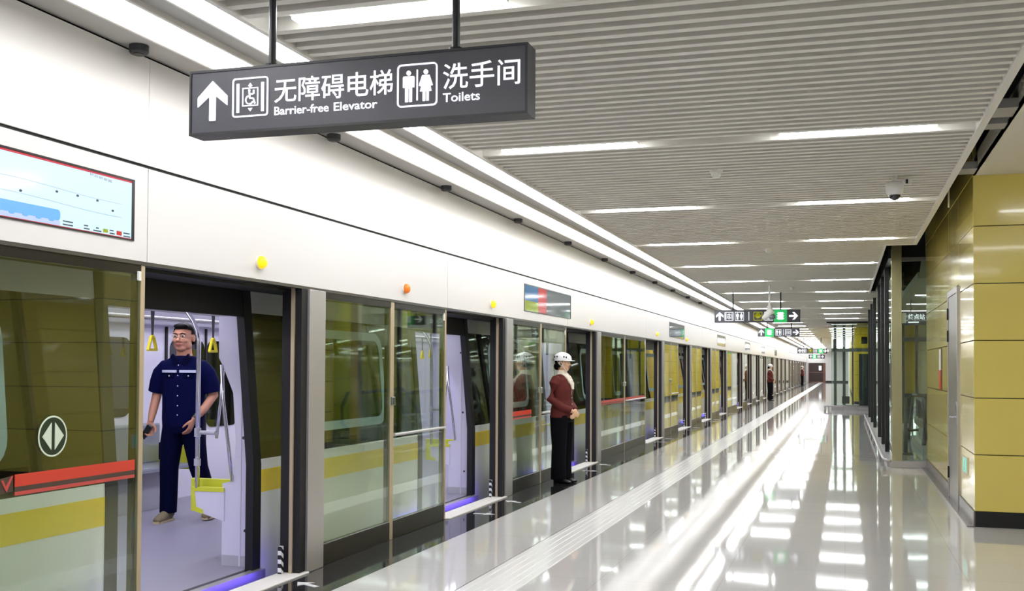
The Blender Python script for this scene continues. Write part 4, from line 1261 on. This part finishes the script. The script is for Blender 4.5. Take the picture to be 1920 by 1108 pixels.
def head_shapes(bm, mt, s=1.0, fem=False):
    """head centred on the origin of mt, facing -y; total height about 0.235*s"""
    def b_(c, r): ball(bm, [q * s for q in c], [q * s for q in r], mt)
    b_((0, .012, .022), (.076, .094, .096))
    b_((0, -.020, -.03), (.064, .070, .075))
    b_((0, -.048, -.088), (.040 if not fem else .034, .036, .026))
    b_((-.042, -.010, -.062), (.026, .046, .036)); b_((.042, -.010, -.062), (.026, .046, .036))
    b_((-.036, -.066, -.024), (.026, .022, .022)); b_((.036, -.066, -.024), (.026, .022, .022))
    b_((0, -.078, .034), (.056, .016, .014))
    loft(bm, [Vector((0, -.080 * s, .022 * s)), Vector((0, -.096 * s, -.006 * s)), Vector((0, -.110 * s, -.026 * s)), Vector((0, -.090 * s, -.036 * s))], [(.008 * s, .010 * s), (.010 * s, .011 * s), (.015 * s, .012 * s), (.012 * s, .008 * s)], 12, mt)
    b_((-.013, -.092, -.032), (.009, .011, .008)); b_((.013, -.092, -.032), (.009, .011, .008))
    b_((0, -.086, -.056), (.024, .012, .007)); b_((0, -.084, -.067), (.020, .012, .008))
    for sx in (-1, 1):
        b_((sx * .079, .014, -.006), (.010, .018, .032))

def face_parts(parent, mt, s, brow=True):
    for sx in (-1, 1):
        bm = B(); ball(bm, [q * s for q in (sx * .031, -.0795, .010)], [q * s for q in (.0145, .010, .0065)], mt); obj('eye', bm, 'eyew', parent, True)
        bm = B(); ball(bm, [q * s for q in (sx * .031, -.0885, .010)], [q * s for q in (.0062, .0035, .006)], mt); obj('iris', bm, 'eyeb', parent, True)
        bm = B(); loft(bm, [Vector(q) * s for q in ((sx * .013, -.0955, .029), (sx * .030, -.0965, .035), (sx * .048, -.084, .031))], [(.003 * s, .003 * s), (.004 * s, .004 * s), (.002 * s, .002 * s)], 8, mt); obj('eyebrow', bm, 'hair', parent, True)
    bm = B(); loft(bm, [Vector(q) * s for q in ((-.024, -.088, -.060), (-.010, -.0985, -.058), (0, -.099, -.060), (.010, -.0985, -.058), (.024, -.088, -.060))], [(.002 * s, .003 * s), (.006 * s, .006 * s), (.006 * s, .006 * s), (.006 * s, .006 * s), (.002 * s, .003 * s)], 8, mt, ref=(0, 0, 1)); obj('lips', bm, 'lips', parent, True)

def shoe(bm, heel, toe, zs=0.0, w=0.042, h=0.075, s=1.0):
    h0 = Vector(heel); t0 = Vector(toe); d = (t0 - h0); L_ = d.length; d.normalize()
    def P(a, z): return h0 + d * (a * L_) + Vector((0, 0, z))
    sd = Vector((-d.y, d.x, 0))
    pts = [P(0.0, h * .52), P(.06, h * .55), P(.30, h * .60), P(.55, h * .50), P(.80, h * .36), P(.95, h * .30), P(1.0, h * .26)]
    loft(bm, pts, [(w * .55, h * .40), (w * .80, h * .52), (w * .88, h * .58), (w * 1.0, h * .48), (w * 1.02, h * .36), (w * .75, h * .27), (w * .3, h * .18)], 16, ref=sd)

# --- the man in the train
def build_man():
    bm = B()
    hz = 1.684; hm = Matrix.Translation((0.0, -0.015, hz)) @ Matrix.Rotation(math.radians(-3), 4, 'Z') @ Matrix.Diagonal((1.20, 1.12, 1.11, 1))
    head_shapes(bm, hm, 1.0)
    loft(bm, [(0, .015, 1.47), (0, .008, 1.54), (0, -.002, 1.64)], [(.085, .072), (.070, .066), (.066, .066)], 18)
    loft(bm, [(0, 0, .82), (0, 0, .92), (0, 0, 1.03), (0, .005, 1.15), (0, .005, 1.30), (0, .008, 1.42), (0, .01, 1.47), (0, .01, 1.50)], [(.15, .10), (.168, .112), (.158, .105), (.16, .105), (.178, .112), (.165, .092), (.11, .075), (.07, .06)], 24)
    R = [(-.175, .01, 1.425), (-.225, .015, 1.37), (-.262, .03, 1.16), (-.275, -.03, 1.0), (-.278, -.075, .905)]
    Lm = [(.175, .01, 1.425), (.225, .015, 1.37), (.272, .04, 1.15), (.215, -.07, 1.02), (.155, -.145, .935)]
    for A in (R, Lm):
        loft(bm, A, [.055, .054, .044, .038, .027], 16, ref=(0, 1, 0))
    hand(bm, R[-1], (-.02, -.25, -1), (.35, -1, 0), (.9, -.3, 0), 0.75)
    hand(bm, Lm[-1], (-.30, -.25, -1), (-1, .2, .2), (-.2, -1, 0), 0.45)
    RL = [(-.085, 0, .86), (-.098, -.015, .70), (-.105, -.05, .49), (-.108, -.04, .30), (-.112, -.045, .09)]
    LL = [(.085, 0, .86), (.110, .01, .70), (.145, .01, .49), (.175, .10, .30), (.205, .20, .12)]
    for A in (RL, LL):
        loft(bm, A, [.088, .080, .056, .052, .036], 16)
    loft(bm, [(-.112, -.02, .06), (-.125, -.15, .03)], [(.028, .03), (.024, .012)], 12)
    loft(bm, [(.205, .20, .08), (.215, .10, .04)], [(.028, .03), (.024, .012)], 12)
    me = remesh(bm, 0.0055, 3, 0.4)
    man = meshobj('person', me, 'skin')
    tag(man, 'person in navy work uniform walking in the open train with a radio', 'person')
    face_parts(man, hm, 1.0)
    # hair: short black cap, shorter at the sides
    bm = B(); ball(bm, (0, .018, .040), (.083, .099, .090), hm); ball(bm, (0, -.052, .094), (.058, .040, .026), hm); ball(bm, (-.05, .05, -.01), (.035, .05, .05), hm); ball(bm, (.05, .05, -.01), (.035, .05, .05), hm)
    hme = remesh(bm, 0.006, 2)
    b2 = bmesh.new(); b2.from_mesh(hme)
    inv = hm.inverted()
    kill = []
    for v in b2.verts:
        q = inv @ v.co
        if (q.y < -0.02 and q.z < 0.070 + (q.y + 0.09) * -0.15) or (q.y < 0.03 and q.z < 0.025):
            kill.append(v)
    bmesh.ops.delete(b2, geom=kill, context='VERTS'); b2.to_mesh(hme); b2.free()
    meshobj('hair', hme, 'hair', man)
    # glasses
    bm = B()
    for sx in (-1, 1):
        pts = [(sx * .034 + .021 * math.cos(a), -.104, .006 + .015 * math.sin(a)) for a in [2 * PI * k / 16 for k in range(17)]]
        tube(bm, pts, .0014, 6, hm); tube(bm, [(sx * .055, -.104, .010), (sx * .078, -.06, .012), (sx * .082, .01, .008)], .0014, 6, hm)
    tube(bm, [(-.013, -.105, .010), (.013, -.105, .010)], .0014, 6, hm)
    obj('spectacles', bm, 'wirefr', man)
    # shirt
    bm = B()
    loft(bm, [(0, 0, .86), (0, 0, .94), (0, 0, 1.03), (0, .005, 1.15), (0, .005, 1.30), (0, .008, 1.42), (0, .01, 1.475), (0, .012, 1.515)], [(.190, .130), (.196, .134), (.195, .130), (.198, .130), (.205, .132), (.185, .108), (.125, .09), (.088, .078)], 28)
    for s_ in (-1, 1):
        loft(bm, [(s_ * .10, .01, 1.425), (s_ * .17, .01, 1.405), (s_ * .222, .015, 1.35), (s_ * .250, .022, 1.28), (s_ * .270, .03, 1.18)], [.070, .078, .078, .074, .074], 18, ref=(0, 1, 0))
        loft(bm, [(s_ * .03, .012, 1.475), (s_ * .10, .012, 1.455), (s_ * .18, .012, 1.41)], [.055, .055, .055], 16, ref=(0, 1, 0))
    sh = meshobj('shirt', remesh(bm, 0.008, 2), 'navy', man)
    # collar, pockets, reflective strip, buttons
    bm = B()
    for s_ in (-1, 1):
        prism(bm, [(s_ * .004, 1.455), (s_ * .075, 1.535), (s_ * .088, 1.50), (s_ * .052, 1.425)], 'xz', -.100, -.060)
    obj('collar', bm, 'navydk', sh)
    def chest(x, z):      # front of the shirt
        r = 1 - (x / 0.205) ** 2
        return -0.132 * math.sqrt(max(r, 0.05)) + 0.004
    for s_, a, b in ((-1, -.178, -.022), (1, .010, .178)):
        bm = B(); n = 8
        f_ = []; g_ = []
        for k in range(n + 1):
            x = a + (b - a) * k / n
            f_.append((x, chest(x, 1.38) - .006)); g_.append((x, chest(x, 1.38) + .02))
        prism(bm, f_ + list(reversed(g_)), 'xy', 1.362, 1.385)
        obj('reflective_strip', bm, 'reflstrip', sh)
        bm = B(); f_ = []; g_ = []
        a2, b2 = (-.135, -.045) if s_ < 0 else (.045, .135)
        for k in range(5):
            x = a2 + (b2 - a2) * k / 4
            f_.append((x, chest(x, 1.3) - .005)); g_.append((x, chest(x, 1.3) + .01))
        prism(bm, f_ + list(reversed(g_)), 'xy', 1.315, 1.35)
        obj('pocket_flap', bm, 'navydk', sh)
        bm = B(); xm = (a2 + b2) / 2; ball(bm, (xm, chest(xm, 1.33) - .006, 1.332), (.007, .004, .007), useg=10, vseg=8); obj('pocket_button', bm, 'reflstrip', sh)
    bm = B()
    for z in (1.43, 1.335, 1.24, 1.15, 1.06, .975):
        ball(bm, (-.004, chest(0, z) - .004 + (0.010 if z > 1.4 else 0), z), (.006, .004, .006), useg=10, vseg=8)
    obj('buttons', bm, 'reflstrip', sh)
    # trousers
    bm = B()
    loft(bm, [(0, 0, .98), (0, 0, .92), (0, 0, .86), (0, 0, .80)], [(.172, .120), (.178, .125), (.182, .128), (.165, .12)], 24)
    loft(bm, [(-.085, 0, .88), (-.102, -.015, .70), (-.108, -.045, .49), (-.112, -.035, .30), (-.114, -.04, .075)], [(.100, .115), (.100, .105), (.085, .088), (.080, .084), (.076, .084)], 18)
    loft(bm, [(.085, 0, .88), (.112, .01, .70), (.147, .015, .49), (.177, .10, .30), (.207, .20, .10)], [(.100, .115), (.100, .105), (.085, .088), (.080, .084), (.076, .084)], 18)
    tr = meshobj('trousers', remesh(bm, 0.008, 2), 'navydk', man)
    bm = B(); box(bm, -.205, -.18, -.06, .07, .56, .72, .01); obj('leg_pocket', bm, 'navydk', tr)
    # boots
    for h_, t_ in (((-.112, .02, .0), (-.135, -.27, 0)), ((.205, .245, .03), (.222, -.02, .0))):
        bm = B(); shoe(bm, h_, t_, 0, .047, .095); loft(bm, [(h_[0], h_[1] - .03, h_[2] + .05), (h_[0], h_[1] - .035, h_[2] + .13)], [(.046, .05), (.044, .048)], 16)
        bo = meshobj('boot', remesh(bm, 0.007, 2), 'khaki', man)
        bm = B(); d = Vector(t_) - Vector(h_); n = Vector((-d.y, d.x, 0)).normalized()
        pts = []
        for k in range(13):
            u = k / 12; wv = .038 + .010 * math.sin(u * PI) if u < .9 else .028
            pts.append((Vector(h_) + d * u, wv))
        poly = [(p + n * w_)[:2] for p, w_ in pts] + [(p - n * w_)[:2] for p, w_ in reversed(pts)]
        prism(bm, poly, 'xy', 0.0 + h_[2] * .3, 0.02 + h_[2] * .3); obj('sole', bm, 'sole', bo)
    # watch
    a, b = Vector(Lm[3]), Vector(Lm[4]); p = a.lerp(b, .80); d = (b - a).normalized()
    bm = B(); loft(bm, [p - d * .016, p + d * .016], [.034, .034], 18); wt = obj('watch', bm, 'black', man)
    return man
man = build_man()
MANLOC = (-5.84, 8.57, 0.016)
man.location = MANLOC; man.rotation_euler = (0, 0, math.radians(13))
man.scale = (1.0, 1.0, 1.0)
# walkie talkie in his hand
o = thing('handheld_radio', 'black handheld radio gripped in the uniformed man\'s hand', 'radio', MANLOC, math.radians(13))
rm = Matrix.Translation((-.285, -.125, .83)) @ Matrix.Rotation(math.radians(38), 4, 'Y') @ Matrix.Rotation(math.radians(15), 4, 'X')
bm = B(); box(bm, -.026, .026, -.018, .018, -.075, .06, .006); bmesh.ops.transform(bm, matrix=rm, verts=bm.verts); obj('radio_body', bm, 'black', o)
bm = B(); tube(bm, [(-.014, 0, -.075), (-.014, 0, -.20)], .006, 10, rm); obj('antenna', bm, 'rubber', o)
bm = B(); loft(bm, [(.014, 0, -.075), (.014, 0, -.09)], [.008, .008], 10, rm); obj('knob', bm, 'rubber', o)

# --- women in maroon jackets
def build_woman():
    bm = B()
    hz = 1.455; hm = Matrix.Translation((0.0, -0.012, hz))
    head_shapes(bm, hm, 0.90, True)
    loft(bm, [(0, .015, 1.27), (0, .012, 1.33), (0, .0, 1.41)], [(.060, .052), (.044, .046), (.046, .05)], 18)
    loft(bm, [(0, 0, .78), (0, 0, .88), (0, -.005, 1.0), (0, -.005, 1.14), (0, .0, 1.24), (0, .01, 1.285), (0, .012, 1.31)], [(.140, .105), (.150, .112), (.120, .090), (.140, .108), (.145, .085), (.095, .065), (.06, .05)], 24)
    R = [(-.145, .012, 1.245), (-.180, .02, 1.20), (-.205, .055, 1.02), (-.150, -.06, .925), (-.045, -.172, .868)]
    Lm = [(-p[0], p[1], p[2]) for p in R]
    Lm[-1] = (.045, -.165, .862)
    for A in (R, Lm):
        loft(bm, A, [.044, .043, .036, .032, .023], 16, ref=(0, 0, 1))
    hand(bm, R[-1], (.75, -.30, -.45), (.25, .9, .1), (.2, -.3, 1), 0.42, .88)
    hand(bm, Lm[-1], (-.75, -.12, -.50), (-.2, 1, 0), (-.2, -.2, 1), 0.40, .88)
    for s_ in (-1, 1):
        loft(bm, [(s_ * .075, 0, .82), (s_ * .078, 0, .62), (s_ * .07, -.008, .44), (s_ * .066, .01, .28), (s_ * .062, .015, .08)], [.080, .068, .048, .045, .030], 16)
        loft(bm, [(s_ * .062, .02, .045), (s_ * .074, -.09, .024)], [(.022, .024), (.018, .010)], 12)
    w = meshobj('person', remesh(bm, 0.0055, 3, 0.4), 'skinf')
    face_parts(w, hm, 0.90)
    # hair: low bun under the helmet
    bm = B(); ball(bm, (0, .022, .020), (.076, .088, .088), hm); ball(bm, (0, .085, -.045), (.048, .040, .046), hm); ball(bm, (-.062, .03, -.012), (.018, .04, .05), hm); ball(bm, (.062, .03, -.012), (.018, .04, .05), hm)
    hme = remesh(bm, 0.006, 2)
    b2 = bmesh.new(); b2.from_mesh(hme); inv = hm.inverted()
    bmesh.ops.delete(b2, geom=[v for v in b2.verts if (inv @ v.co).y < -0.022 and (inv @ v.co).z < 0.062], context='VERTS'); b2.to_mesh(hme); b2.free()
    meshobj('hair', hme, 'hair', w)
    # helmet: shell, brim, vents, strap
    bm = B()
    pts = [(0, .012, .030), (0, .012, .050), (0, .012, .080), (0, .012, .105), (0, .012, .122), (0, .012, .130)]
    loft(bm, pts, [(.098, .118), (.099, .119), (.090, .108), (.068, .082), (.038, .046), (.008, .010)], 28, hm)
    brim = [(-.098, -.02), (-.085, -.085), (-.05, -.135), (0, -.150), (.05, -.135), (.085, -.085), (.098, -.02)]
    b0 = [hm @ Vector((x, y, .028 - .010 * (1 if y < -.08 else 0))) for x, y in brim]
    v0 = [bm.verts.new(q) for q in b0]; v1 = [bm.verts.new(q + Vector((0, 0, .008))) for q in b0]
    bm.faces.new(v0); bm.faces.new(list(reversed(v1)))
    for k in range(len(v0)):
        j = (k + 1) % len(v0); bm.faces.new((v0[k], v1[k], v1[j], v0[j]))
    loft(bm, [(0, .012, .022), (0, .012, .034)], [(.104, .124), (.104, .124)], 28, hm)
    he = obj('helmet', bm, 'helmet', w, True)
    bm = B()
    for s_ in (-1, 1):
        for yy, zz in ((.075, .070), (.035, .072), (-.052, .070), (-.075, .064)):
            xx = s_ * .094 * math.sqrt(max(.05, 1 - ((yy - .012) / .118) ** 2)) * .985
            ball(bm, (xx, yy, zz), (.008, .010, .014), hm, useg=10, vseg=8)
    obj('helmet_vent', bm, 'black', he)
    bm = B()
    for s_ in (-1, 1):
        tube(bm, [(s_ * .085, -.01, .03), (s_ * .070, -.030, -.04), (s_ * .040, -.050, -.088), (0, -.055, -.100)], .0045, 8, hm); tube(bm, [(s_ * .085, .04, .03), (s_ * .074, .015, -.02), (s_ * .066, -.03, -.045)], .0045, 8, hm)
    obj('chin_strap', bm, 'plasticwhite', he)
    # jacket
    bm = B()
    loft(bm, [(0, 0, .79), (0, 0, .87), (0, -.005, 1.0), (0, -.008, 1.13), (0, .0, 1.24), (0, .01, 1.29), (0, .014, 1.315)], [(.172, .140), (.168, .134), (.140, .112), (.160, .130), (.162, .104), (.105, .080), (.070, .064)], 28)
    for A in (R, Lm):
        loft(bm, [(A[0][0] * .7, .01, 1.24)] + A[:4] + [Vector(A[3]).lerp(Vector(A[4]), .82)], [.050, .060, .060, .054, .049, .042], 18, ref=(0, 0, 1))
    jk = meshobj('jacket', remesh(bm, 0.0075, 2), 'maroon', w)
    # blouse front and scarf
    bm = B(); loft(bm, [(0, -.045, 1.315), (0, -.085, 1.24), (0, -.118, 1.15), (0, -.118, 1.06)], [(.05, .02), (.040, .024), (.022, .024), (.004, .012)], 14); obj('blouse', bm, 'scarf', jk, True)
    bm = B(); loft(bm, [(0, .012, 1.285), (0, .006, 1.31), (0, .002, 1.35), (0, .002, 1.362)], [(.078, .075), (.074, .070), (.058, .060), (.052, .055)], 22)
    for s_ in (-1, 1):
        loft(bm, [(s_ * .055, -.02, 1.325), (s_ * .040, -.085, 1.27), (s_ * .022, -.135, 1.20), (s_ * .010, -.150, 1.13)], [(.016, .022), (.018, .024), (.017, .018), (.006, .010)], 12)
    ball(bm, (0, -.125, 1.235), (.028, .022, .024))
    meshobj('scarf', remesh(bm, 0.006, 2), 'scarf', w)
    bm = B()
    for z in (1.03, .955):
        ball(bm, (0.012, -.128 if z > 1 else -.132, z), (.009, .005, .009), useg=10, vseg=8)
    obj('jacket_button', bm, 'wirefr', jk)
    # trousers
    bm = B()
    loft(bm, [(0, 0, .90), (0, 0, .82), (0, 0, .74)], [(.148, .112), (.160, .130), (.150, .128)], 24)
    for s_ in (-1, 1):
        loft(bm, [(s_ * .076, 0, .82), (s_ * .080, 0, .62), (s_ * .076, 0, .44), (s_ * .074, .008, .28), (s_ * .072, .008, .045)], [(.086, .122), (.084, .108), (.076, .094), (.076, .094), (.080, .100)], 18)
    meshobj('trousers', remesh(bm, 0.008, 2), 'blacktr', w)
    for s_ in (-1, 1):
        bm = B(); shoe(bm, (s_ * .062, .075, .0), (s_ * .085, -.165, 0), 0, .038, .065); box(bm, s_ * .062 - .022, s_ * .062 + .022, .03, .075, 0, .03)
        meshobj('shoe', remesh(bm, 0.006, 2), 'blackshoe', w)
    return w
w1 = build_woman()
tag(w1, 'person in white helmet and maroon jacket standing nearest, before the open train door', 'person', 'people in maroon jackets and white helmets')
WOMEN = [((-3.375, 13.0, 0.001), 77), ((-3.13, 48.5, 0.0), 84), ((-3.27, 90.0, 0.0), 88)]
w1.scale = (1.02, 1.02, 1.03)
w1.location, w1.rotation_euler = WOMEN[0][0], (0, 0, math.radians(WOMEN[0][1]))
for k, lab in ((1, 'distant person in maroon jacket halfway along the doors'), (2, 'farthest tiny person in maroon jacket near the end wall')):
    c = dup(w1, None, WOMEN[k][0], lab)
    c.rotation_euler = (0, 0, math.radians(WOMEN[k][1]))
    c.scale = (1.0, 1.0, 1.02)
